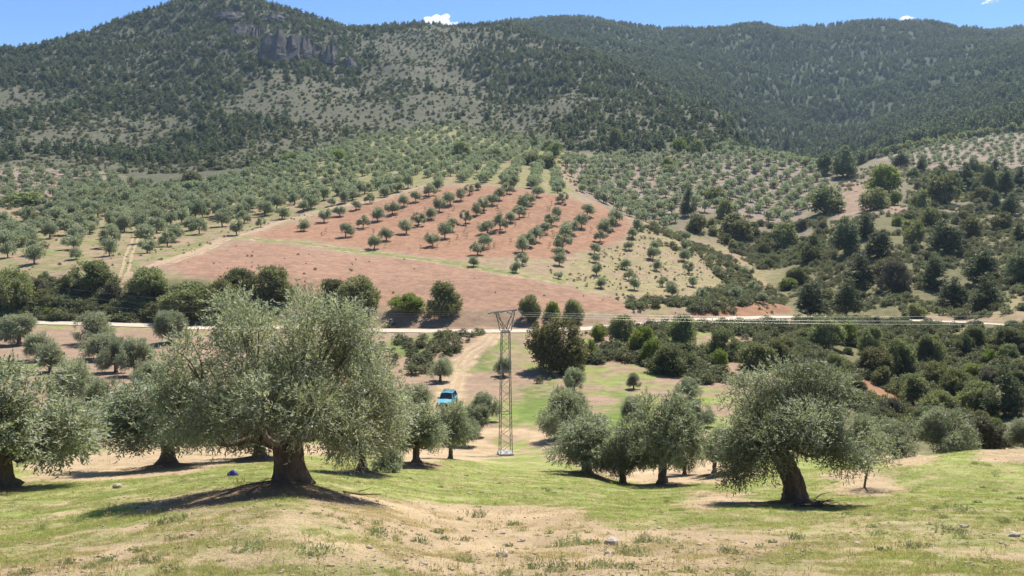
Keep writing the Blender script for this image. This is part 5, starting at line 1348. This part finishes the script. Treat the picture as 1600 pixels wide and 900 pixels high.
# ---------------------------------------------------------------- the parked car
def car():
    x, y, z = cast(699, 634, 60)
    root = empty('parked_car', (x, y, z + 0.02), math.radians(-9))
    # stations along the length (front at -Y): y, half width, sill z, shoulder z
    st = [(-2.05,0.70,0.42,0.66),(-1.95,0.80,0.36,0.80),(-1.4,0.85,0.34,0.92),(-0.75,0.86,0.33,0.98),(0.3,0.87,0.33,1.0),(1.4,0.86,0.34,1.0),(1.9,0.83,0.38,0.98),(2.0,0.78,0.44,0.9)]
    V = []; 
    for (yy, w, a, b) in st:
        V += [(-w*0.9,yy,a),(-w,yy,a+0.12),(-w,yy,b-0.12),(-w*0.9,yy,b),(0,yy,b+0.035),(w*0.9,yy,b),(w,yy,b-0.12),(w,yy,a+0.12),(w*0.9,yy,a)]
    k = 9; Fc = [(i*k+j, i*k+(j+1) % k, (i+1)*k+(j+1) % k, (i+1)*k+j) for i in range(len(st)-1) for j in range(k)]
    Fc += [tuple(range(k))[::-1], tuple((len(st)-1)*k+j for j in range(k))]
    obj('body', mesh_from('body', V, Fc, False), M_TEAL, root)
    cab = [(-0.78,0.78,0.99),(-0.25,0.66,1.60),(0.1,0.65,1.66),(1.35,0.65,1.64),(1.75,0.72,1.02)]
    lo = [(-0.78,0.80,0.97),(1.8,0.79,0.97)]
    roof = MB()
    roof.add([(-0.66,-0.22,1.60),(0.66,-0.22,1.60),(0.65,1.38,1.63),(-0.65,1.38,1.63),(0,-0.2,1.655),(0,1.36,1.69),(-0.64,-0.2,1.555),(0.64,-0.2,1.555),(0.63,1.38,1.575),(-0.63,1.38,1.575)], [(0,4,5,3),(4,1,2,5),(0,6,7,1,4),(2,8,9,3,5),(0,3,9,6),(1,7,8,2),(6,9,8,7)])
    obj('roof', roof.mesh('roof'), M_TEAL, root)
    pil = MB()
    for s in (-1, 1):
        pil.bar((s*0.80,-0.80,0.97),(s*0.655,-0.22,1.58),0.08); pil.bar((s*0.80,0.45,0.97),(s*0.66,0.42,1.58),0.07); pil.bar((s*0.78,1.82,0.97),(s*0.65,1.38,1.59),0.10)
    obj('pillar', pil.mesh('pillar'), M_TEAL, root)
    def pane(nm, q):
        v = [Vector(p) for p in q]; n = (v[1]-v[0]).cross(v[3]-v[0]).normalized() * 0.012
        obj(nm, mesh_from(nm, v + [p - n for p in v], [(0,1,2,3),(7,6,5,4),(0,4,5,1),(1,5,6,2),(2,6,7,3),(3,7,4,0)]), M_SCREEN, root)
    pane('windscreen', [(-0.74,-0.80,1.0),(0.74,-0.80,1.0),(0.615,-0.23,1.57),(-0.615,-0.23,1.57)])
    pane('rear_window', [(0.72,1.80,1.0),(-0.72,1.80,1.0),(-0.6,1.40,1.57),(0.6,1.40,1.57)])
    for s in (-1, 1):
        for a, b, c, d in ((-0.70,0.40,0.37,-0.20),(0.50,1.74,1.34,0.47)):
            pane('side_window', [(s*0.795,a,1.0),(s*0.795,b,1.0),(s*0.66,c,1.56),(s*0.66,d,1.56)])
        mb = MB(); mb.box((s*0.95,-0.62,1.05),(0.18,0.10,0.15)); mb.bar((s*0.8,-0.62,1.0),(s*0.9,-0.62,1.03),0.05); obj('wing_mirror', mb.mesh('wing_mirror'), M_DARKP, root)
        mb = MB(); mb.tube([(s*0.58,-2.075,0.70),(s*0.58,-1.98,0.70)],[0.11,0.13],14); obj('headlight', mb.mesh('headlight'), M_LAMP, root)
        mb = MB(); mb.box((s*0.72,1.99,0.78),(0.14,0.06,0.2)); obj('tail_light', mb.mesh('tail_light'), M_CLOTH, root)
        for yy in (-1.32, 1.28):
            w = obj('wheel', None, None, root); w.empty_display_size = 0.1
            mb = MB(); mb.tube([(s*(0.74+d),yy,0.33) for d in (0,0.02,0.18,0.20)],[0.28,0.335,0.335,0.28],22); obj('tyre', mb.mesh('tyre', True), M_DARKP, w)
            mb = MB(); mb.tube([(s*0.935,yy,0.33),(s*0.95,yy,0.33)],[0.2,0.19],16); obj('rim', mb.mesh('rim'), M_RIM, w)
    mb = MB(); mb.box((0,-2.07,0.46),(1.56,0.14,0.18)); obj('bumper', mb.mesh('bumper'), M_DARKP, root)
    mb = MB(); mb.box((0,-2.065,0.68),(0.86,0.05,0.15)); obj('grille', mb.mesh('grille'), M_DARKP, root)
    mb = MB(); mb.box((0,-2.15,0.47),(0.52,0.015,0.11)); obj('number_plate', mb.mesh('number_plate'), M_PLATE, root)
    rk = MB()
    for s in (-1, 1): rk.bar((s*0.56,-0.05,1.74),(s*0.56,1.25,1.75),0.035)
    for yy in (0.0, 0.4, 0.8, 1.2): rk.bar((-0.6,yy,1.75),(0.6,yy,1.75),0.035)
    for s in (-1, 1):
        for yy in (0.0, 1.2): rk.bar((s*0.56,yy,1.60),(s*0.56,yy,1.75),0.03)
    obj('roof_rack', rk.mesh('roof_rack'), M_STEEL, root)
    tag(root, 'small teal off-road car parked on the dirt track facing the meadow', 'car')
car()

# ---------------------------------------------------------------- small things on the meadow
def lump(name, seed, s, flat=0.6, n=10, m=7):
    r = np.random.default_rng(seed); V = [(0, 0, -flat * 0.5)]
    for j in range(1, m):
        ph = math.pi * j / m
        for i in range(n):
            th = 2 * math.pi * i / n; d = np.array([math.sin(ph) * math.cos(th), math.sin(ph) * math.sin(th), -math.cos(ph)])
            k = 0.62 + 0.75 * float(noise3(d * 1.3 + seed, seed)) + 0.12 * (r.random() - 0.5)
            V.append(tuple(d * k * np.array([0.5, 0.42, 0.5 * flat]) * s))
    V.append((0, 0, flat * 0.5 * s)); V[0] = (0, 0, -flat * 0.5 * s); e = len(V) - 1
    Fc = [(0, 1 + (i + 1) % n, 1 + i) for i in range(n)] + [(1 + j*n + i, 1 + j*n + (i+1) % n, 1 + (j+1)*n + (i+1) % n, 1 + (j+1)*n + i) for j in range(m-2) for i in range(n)] + [(1 + (m-2)*n + i, 1 + (m-2)*n + (i+1) % n, e) for i in range(n)]
    return mesh_from(name, V, Fc)
for k, (u, v, w, lab) in enumerate([(955,850,26,'flat tan stone on the dry grass right of the middle'), (784,870,24,'angular tan stone in the front middle of the dry grass'), (577,857,12,'small grey stone in front of the mound side'), (741,830,9,'small pebble sized stone on the dry patch, left of two'), (786,834,11,'small stone on the dry patch, right of two'), (815,846,13,'reddish little stone in the dry patch'), (950,868,19,'pale flat stone lower right of the flat tan stone'),
     (1506,824,12,'rust brown stone in the grass at the right'), (1160,848,8,'little stone at the right end of the dry patch'), (1094,852,9,'ochre stone near the low leafy weed'), (1030,826,8,'grey stone at the edge of green and dry grass'), (1548,702,30,'boulder on the grass crest at the right'), (733,772,8,'white stone in the green grass below the pylon'), (1340,852,12,'pale slab in the grass front right'), (660,880,10,'small stone at the front edge of dry grass'), (1585,838,18,'pale stone at the right edge of the meadow'), (183,762,16,'pale stone beside the edge tree'), (1250,838,9,'round stone on the dry patch right of the weed')]):
    x, y, z = cast(u, v); s = w * px_m(y)
    o = obj('field_stone', lump('field_stone', 400 + k, s, 0.62), M_STONE); o.location = (x, y, z + s * 0.10); o.rotation_euler = (0, 0, k * 1.3)
    tag(o, lab, 'stone', 'stones lying on the meadow')
x, y, z = cast(364, 744); s = 15 * px_m(y)
bg_o = empty('cloth_bag', (x, y, z + s * 0.22))
obj('bag_body', lump('bag_body', 499, s, 0.75, 16, 10), M_CLOTH, bg_o)
mb = MB(); mb.tube(catmull([(-s*0.15,0,s*0.25),(-s*0.1,-0.02,s*0.45),(s*0.1,-0.02,s*0.46),(s*0.16,0,s*0.25)],4), [s*0.03]*13, 6); obj('strap', mb.mesh('strap', True), M_DARKP, bg_o)
tag(bg_o, 'small blue bag lying on the grass left of the largest trunk', 'bag')

def stick(mb, p, d, L, r0, r):
    p = np.array(p, float); d = unit(np.array(d, float)); mid = p + d * L * 0.5 + r.normal(0, L * 0.06, 3)
    mb.tube(catmull([p, mid, p + d * L], 3), np.linspace(r0, r0 * 0.35, 7), 5)
r = np.random.default_rng(33)
x, y, z = cast(1272, 793); mb = MB()
for k in range(60):
    qx, qy = r.normal(0, 0.32), r.normal(0, 0.16); a = r.normal(0, 0.5)
    stick(mb, (qx - 0.3, qy, 0.03 + abs(r.normal(0, 0.07))), (math.cos(a), math.sin(a), r.normal(0.05, 0.12)), 0.4 + 0.5 * r.random(), 0.008 + 0.012 * r.random(), r)
o = obj('brush_pile', mb.mesh('brush_pile', True), M_TWIG); o.location = (x, y, z); tag(o, 'flat pile of cut twigs at the foot of the leaning olive', 'brush pile')
x, y, z = cast(566, 775); mb = MB()
stick(mb, (-0.5, 0.05, 0.10), (1, -0.1, -0.03), 1.0, 0.035, r); stick(mb, (-0.1, 0.02, 0.12), (0.8, 0.3, 0.15), 0.4, 0.015, r)
o = obj('fallen_branch', mb.mesh('fallen_branch', True), M_TWIG); o.location = (x, y, z); tag(o, 'dark fallen branch at the right end of the soil mound', 'branch')

# weeds standing out from the grass
def weed_mesh(seed, n, hgt, spread_, leaf):
    r = np.random.default_rng(seed)
    b = np.c_[r.normal(0, spread_ * 0.35, (n, 2)), np.zeros(n)]; d = unit(np.c_[r.normal(0, 0.45, (n, 2)), np.ones(n)])
    per = 7; V = []; tone = []
    for i in range(n):
        L = hgt * (0.6 + 0.6 * r.random())
        for k in range(per):
            p = b[i] + d[i] * L * (k + 0.3) / per; ld = unit(d[i] + r.normal(0, 0.6, 3)); w = unit(np.cross(ld, r.normal(size=3))) * leaf[1] / 2
            V += [p, p + ld * leaf[0] * 0.45 + w, p + ld * leaf[0], p + ld * leaf[0] * 0.45 - w]; tone.append(min(1, max(0, r.normal(0.4, 0.25))))
    return quad_mesh('weed_clump', np.array(V), len(tone), tone)
WEEDS = [weed_mesh(501, 60, 0.13, 0.34, (0.055, 0.012)), weed_mesh(502, 70, 0.09, 0.40, (0.05, 0.014)), weed_mesh(503, 22, 0.24, 0.16, (0.07, 0.008))]
for k, (u, v, s, pk, lab) in enumerate([(396,858,1.0,0,'dark weed clump in the grass below the mound'), (64,828,1.1,2,'thin tall weed near the left edge'), (118,818,1.0,2,'second thin tall weed beside the left one'), (262,818,1.0,1,'grey low weed in the green grass at the left'), (1508,803,1.3,1,'dark green rosette in the grass at the right'), (1490,832,1.0,1,'grey green weed below the right rosette'), (748,808,1.3,0,'dark weed clump in the middle of the meadow'), (985,868,1.2,0,'green weed clump in front of the flat stone'), (1144,866,0.8,1,'small leafy weed on the dry soil'), (1008,846,0.9,0,'greyish dry weed behind the flat stone'), (1040,849,0.8,0,'second greyish dry weed behind the flat stone'), (905,850,1.0,1,'low grey weed left of the flat stone'), (870,893,1.0,0,'weed clump at the front edge right of the middle'), (588,838,1.0,1,'grey weed on the dry grass right of the mound'), (490,868,1.1,0,'weed at the front below the largest olive'), (1425,770,1.0,2,'thin grass like weed right of the sapling'), (1556,745,1.2,2,'tall pale weed near the right edge')]):
    x, y, z = cast(u, v); o = obj('weed_clump', WEEDS[pk], M_WEED); o.location = (x, y, z - 0.01); o.scale = (s, s, s); o.rotation_euler = (0, 0, k)
    tag(o, lab, 'weed', 'weeds on the meadow')

# ---------------------------------------------------------------- grass, straw, pebbles and litter
def tuft(seed, n, hgt, wid, rad):
    r = np.random.default_rng(seed)
    b = np.c_[r.normal(0, rad, (n, 2)), np.full(n, -0.01)]; d = unit(np.c_[r.normal(0, 0.5, (n, 2)), np.ones(n)])
    L = hgt * (0.5 + 0.8 * r.random((n, 1))); w = unit(np.cross(d, r.normal(size=(n, 3)))) * wid
    V = np.stack([b - w, b + w, b + d * L + np.c_[r.normal(0, hgt * 0.2, (n, 2)), np.zeros(n)]], 1).reshape(-1, 3)
    return quad_mesh('tuft', V, n, np.clip(r.normal(0.4, 0.25, n), 0, 1), tri=True)
def meadow_points(n, y_lo, y_hi, seed):
    r = np.random.default_rng(seed); y = np.exp(r.uniform(math.log(y_lo), math.log(y_hi), n)); x = r.uniform(-0.74, 0.74, n) * y; return x, y, r
x, y, r = meadow_points(260000, 7.5, 48, 81)
s_, g_, c_ = land_cover(x, y)
nz = 0.6 * noise2(x, y, 0.9, 91, 3) + 0.4 * noise2(x, y, 0.25, 92, 2)
k = ((nz < 0.24 + 0.52 * c_) | (r.random(len(x)) < 0.07)) & visible(x, y, height(x, y) + 0.2, 0.1)
x, y, c_, g_ = x[k], y[k], c_[k], g_[k]
dryness = np.clip((g_[:, 0] / g_[:, 1] - 0.86) / 0.3, 0, 1); straw = r.random(len(x)) < 0.16 + 0.5 * dryness + 0.3 * (c_ < 0.4)
s = (0.45 + 1.0 * r.random(len(x)) ** 2) * np.interp(y, [8, 20, 45], [0.60, 0.75, 1.05])
z = height(x, y)
scatter('grass', [(tuft(600 + i, 12, 0.070, 0.0036, 0.06), M_GRASS) for i in range(4)], np.c_[x, y, z][~straw], np.c_[s, s, s * 0.9][~straw], r.random((~straw).sum()) * 6.28, 'short green spring grass on the meadow', 'grass', 8)
scatter('dry_grass', [(tuft(610 + i, 9, 0.075, 0.0034, 0.07), M_STRAW) for i in range(4)], np.c_[x, y, z][straw], np.c_[s, s, s * 0.9][straw], r.random(straw.sum()) * 6.28, 'straw coloured dry grass on the meadow', 'dry grass', 9)
def stalks(seed):
    r = np.random.default_rng(seed); V = []; tone = []
    for i in range(5):
        b0 = np.r_[r.normal(0, 0.05, 2), 0]; d = unit(np.r_[r.normal(0, 0.22, 2), 1]); h = 0.10 + 0.12 * r.random(); w = unit(np.cross(d, r.normal(size=3))) * 0.0035
        V += [b0 - w, b0 + w, b0 + d * h]; tone.append(0.4)
        for j in range(6):
            q = b0 + d * h * (0.72 + 0.05 * j); e = unit(d + r.normal(0, 0.6, 3)) * 0.03; w2 = unit(np.cross(e, r.normal(size=3))) * 0.006
            V += [q - w2, q + w2, q + e]; tone.append(r.random())
    return quad_mesh('stalk', np.array(V), len(tone), tone, tri=True)
x, y, r = meadow_points(1100, 7.5, 42, 85); k = noise2(x, y, 3.5, 97, 2) > 0.46; x, y = x[k], y[k]; s = r.uniform(0.5, 1.2, len(x))
scatter('dry_stalks', [(stalks(620 + i), M_STRAW) for i in range(3)], np.c_[x, y, height(x, y)], np.c_[s, s, s], r.random(len(x)) * 6.28, 'thin dry stalks standing above the meadow grass', 'dry stalks', 12)
x, y, r = meadow_points(650, 7.5, 42, 86); k = noise2(x, y, 2.2, 98, 2) > 0.50; x, y = x[k], y[k]; s = 0.3 + 0.5 * r.random(len(x)) ** 2
scatter('low_weeds', [(WEEDS[1], M_WEED), (weed_mesh(504, 30, 0.07, 0.22, (0.05, 0.022)), M_WEED)], np.c_[x, y, height(x, y) - 0.01], np.c_[s, s, s], r.random(len(x)) * 6.28, 'low grey green weeds mixed into the meadow grass', 'weeds', 13)
x, y, r = meadow_points(16000, 7.5, 40, 83)
s_, g_, c_ = land_cover(x, y); k = (noise2(x, y, 1.2, 95, 2) > 0.30 + 0.35 * c_); x, y = x[k], y[k]
s = 0.014 + 0.06 * r.random(len(x)) ** 5
scatter('gravel', [(lump('pebble', 700 + i, 1.0, 0.7, 6, 4), M_CLOD) for i in range(3)], np.c_[x, y, height(x, y) + s * 0.1], np.c_[s, s, s], r.random(len(x)) * 6.28, 'small pale stones and clods strewn over the bare patches', 'gravel', 10)
tm = MB(); rr = np.random.default_rng(4); stick(tm, (-0.5, 0, 0.01), (1, 0, 0), 1.0, 0.022, rr)
twm = tm.mesh('twig')
LP = []
for (mx, my, rad, h) in MOUNDS[:10]:
    nn = 260 if rad > 1.8 else 60
    LP.append(np.c_[rr.normal(mx, rad * 0.62, nn), rr.normal(my, rad * 0.55, nn)])
LP = np.vstack(LP); s = 0.12 + 0.3 * rr.random(len(LP)) ** 2
scatter('twig_litter', [(twm, M_TWIG)], np.c_[LP, height(LP[:, 0], LP[:, 1]) + 0.008], np.c_[s, s, s], rr.random(len(LP)) * 6.28, 'dry twigs littering the soil round the olive trunks', 'litter', 11)

# ---------------------------------------------------------------- clouds beyond the ridges
def cloud_material():
    m, nt, out = new_mat('cloud'); pv = nt.nodes.new('ShaderNodeVolumePrincipled')
    pv.inputs['Color'].default_value = (0.99, 0.99, 0.99, 1); pv.inputs['Density'].default_value = 0.02; pv.inputs['Anisotropy'].default_value = 0.45
    nt.links.new(pv.outputs[0], out.inputs['Volume'])
    return m
M_CLOUD = cloud_material()
def cloud(u, v, w, h, seed, label):
    Y = 7000.0; t, s = pix_ts(u, v); m = Y / F_PX; r = np.random.default_rng(seed); mb = MB()
    for k in range(46):
        q = r.normal(0, 0.22); a = max(0.12, 1 - abs(q) * 1.9); rad = h * m * (0.16 + 0.26 * r.random()) * a
        c = np.array([q * w * m, r.normal(0, 0.25) * w * m, h * m * (-0.3 + 0.55 * r.random() * a)])
        n, mm = 12, 8; V = []
        for j in range(mm + 1):
            ph = math.pi * j / mm
            for i in range(n):
                th = 2 * math.pi * i / n; d = np.array([math.sin(ph) * math.cos(th), math.sin(ph) * math.sin(th), math.cos(ph)])
                V.append(c + d * rad * (0.8 + 0.5 * float(noise3(d * 2 + k, seed))) * np.array([1.5, 2.5, 0.9]))
        mb.add(V, [(j*n+i, (j+1)*n+i, (j+1)*n+(i+1) % n, j*n+(i+1) % n) for j in range(mm) for i in range(n)])
    o = obj('cloud', mb.mesh('cloud', True), M_CLOUD); o.location = (t * Y, Y, s * Y); tag(o, label, 'cloud', 'small white clouds')
cloud(684, 33, 80, 15, 1, 'small white cloud sitting on the ridge right of the summit')
cloud(1414, 31, 36, 10, 2, 'tiny white cloud over the forested ridge')
cloud(1552, -1, 26, 7, 3, 'wisp of cloud at the top edge of the sky')

# ---------------------------------------------------------------- haze in the valley air
def haze():
    m, nt, out = new_mat('haze'); pv = nt.nodes.new('ShaderNodeVolumePrincipled')
    pv.inputs['Color'].default_value = (0.60, 0.78, 1.0, 1); pv.inputs['Density'].default_value = HAZE_DENSITY; pv.inputs['Anisotropy'].default_value = 0.25
    nt.links.new(pv.outputs[0], out.inputs['Volume'])
    mb = MB(); zt = float(gz.max()) + 25; zb = float(gz.min()) - 1.0
    mb.box((0, 1200, (zt + zb) / 2), (6200, 2900, zt - zb)); o = obj('haze', mb.mesh('haze'), m); tag(o, 'thin blue haze in the valley air', 'haze', kind='stuff')
HAZE_DENSITY = 0.00007
haze()
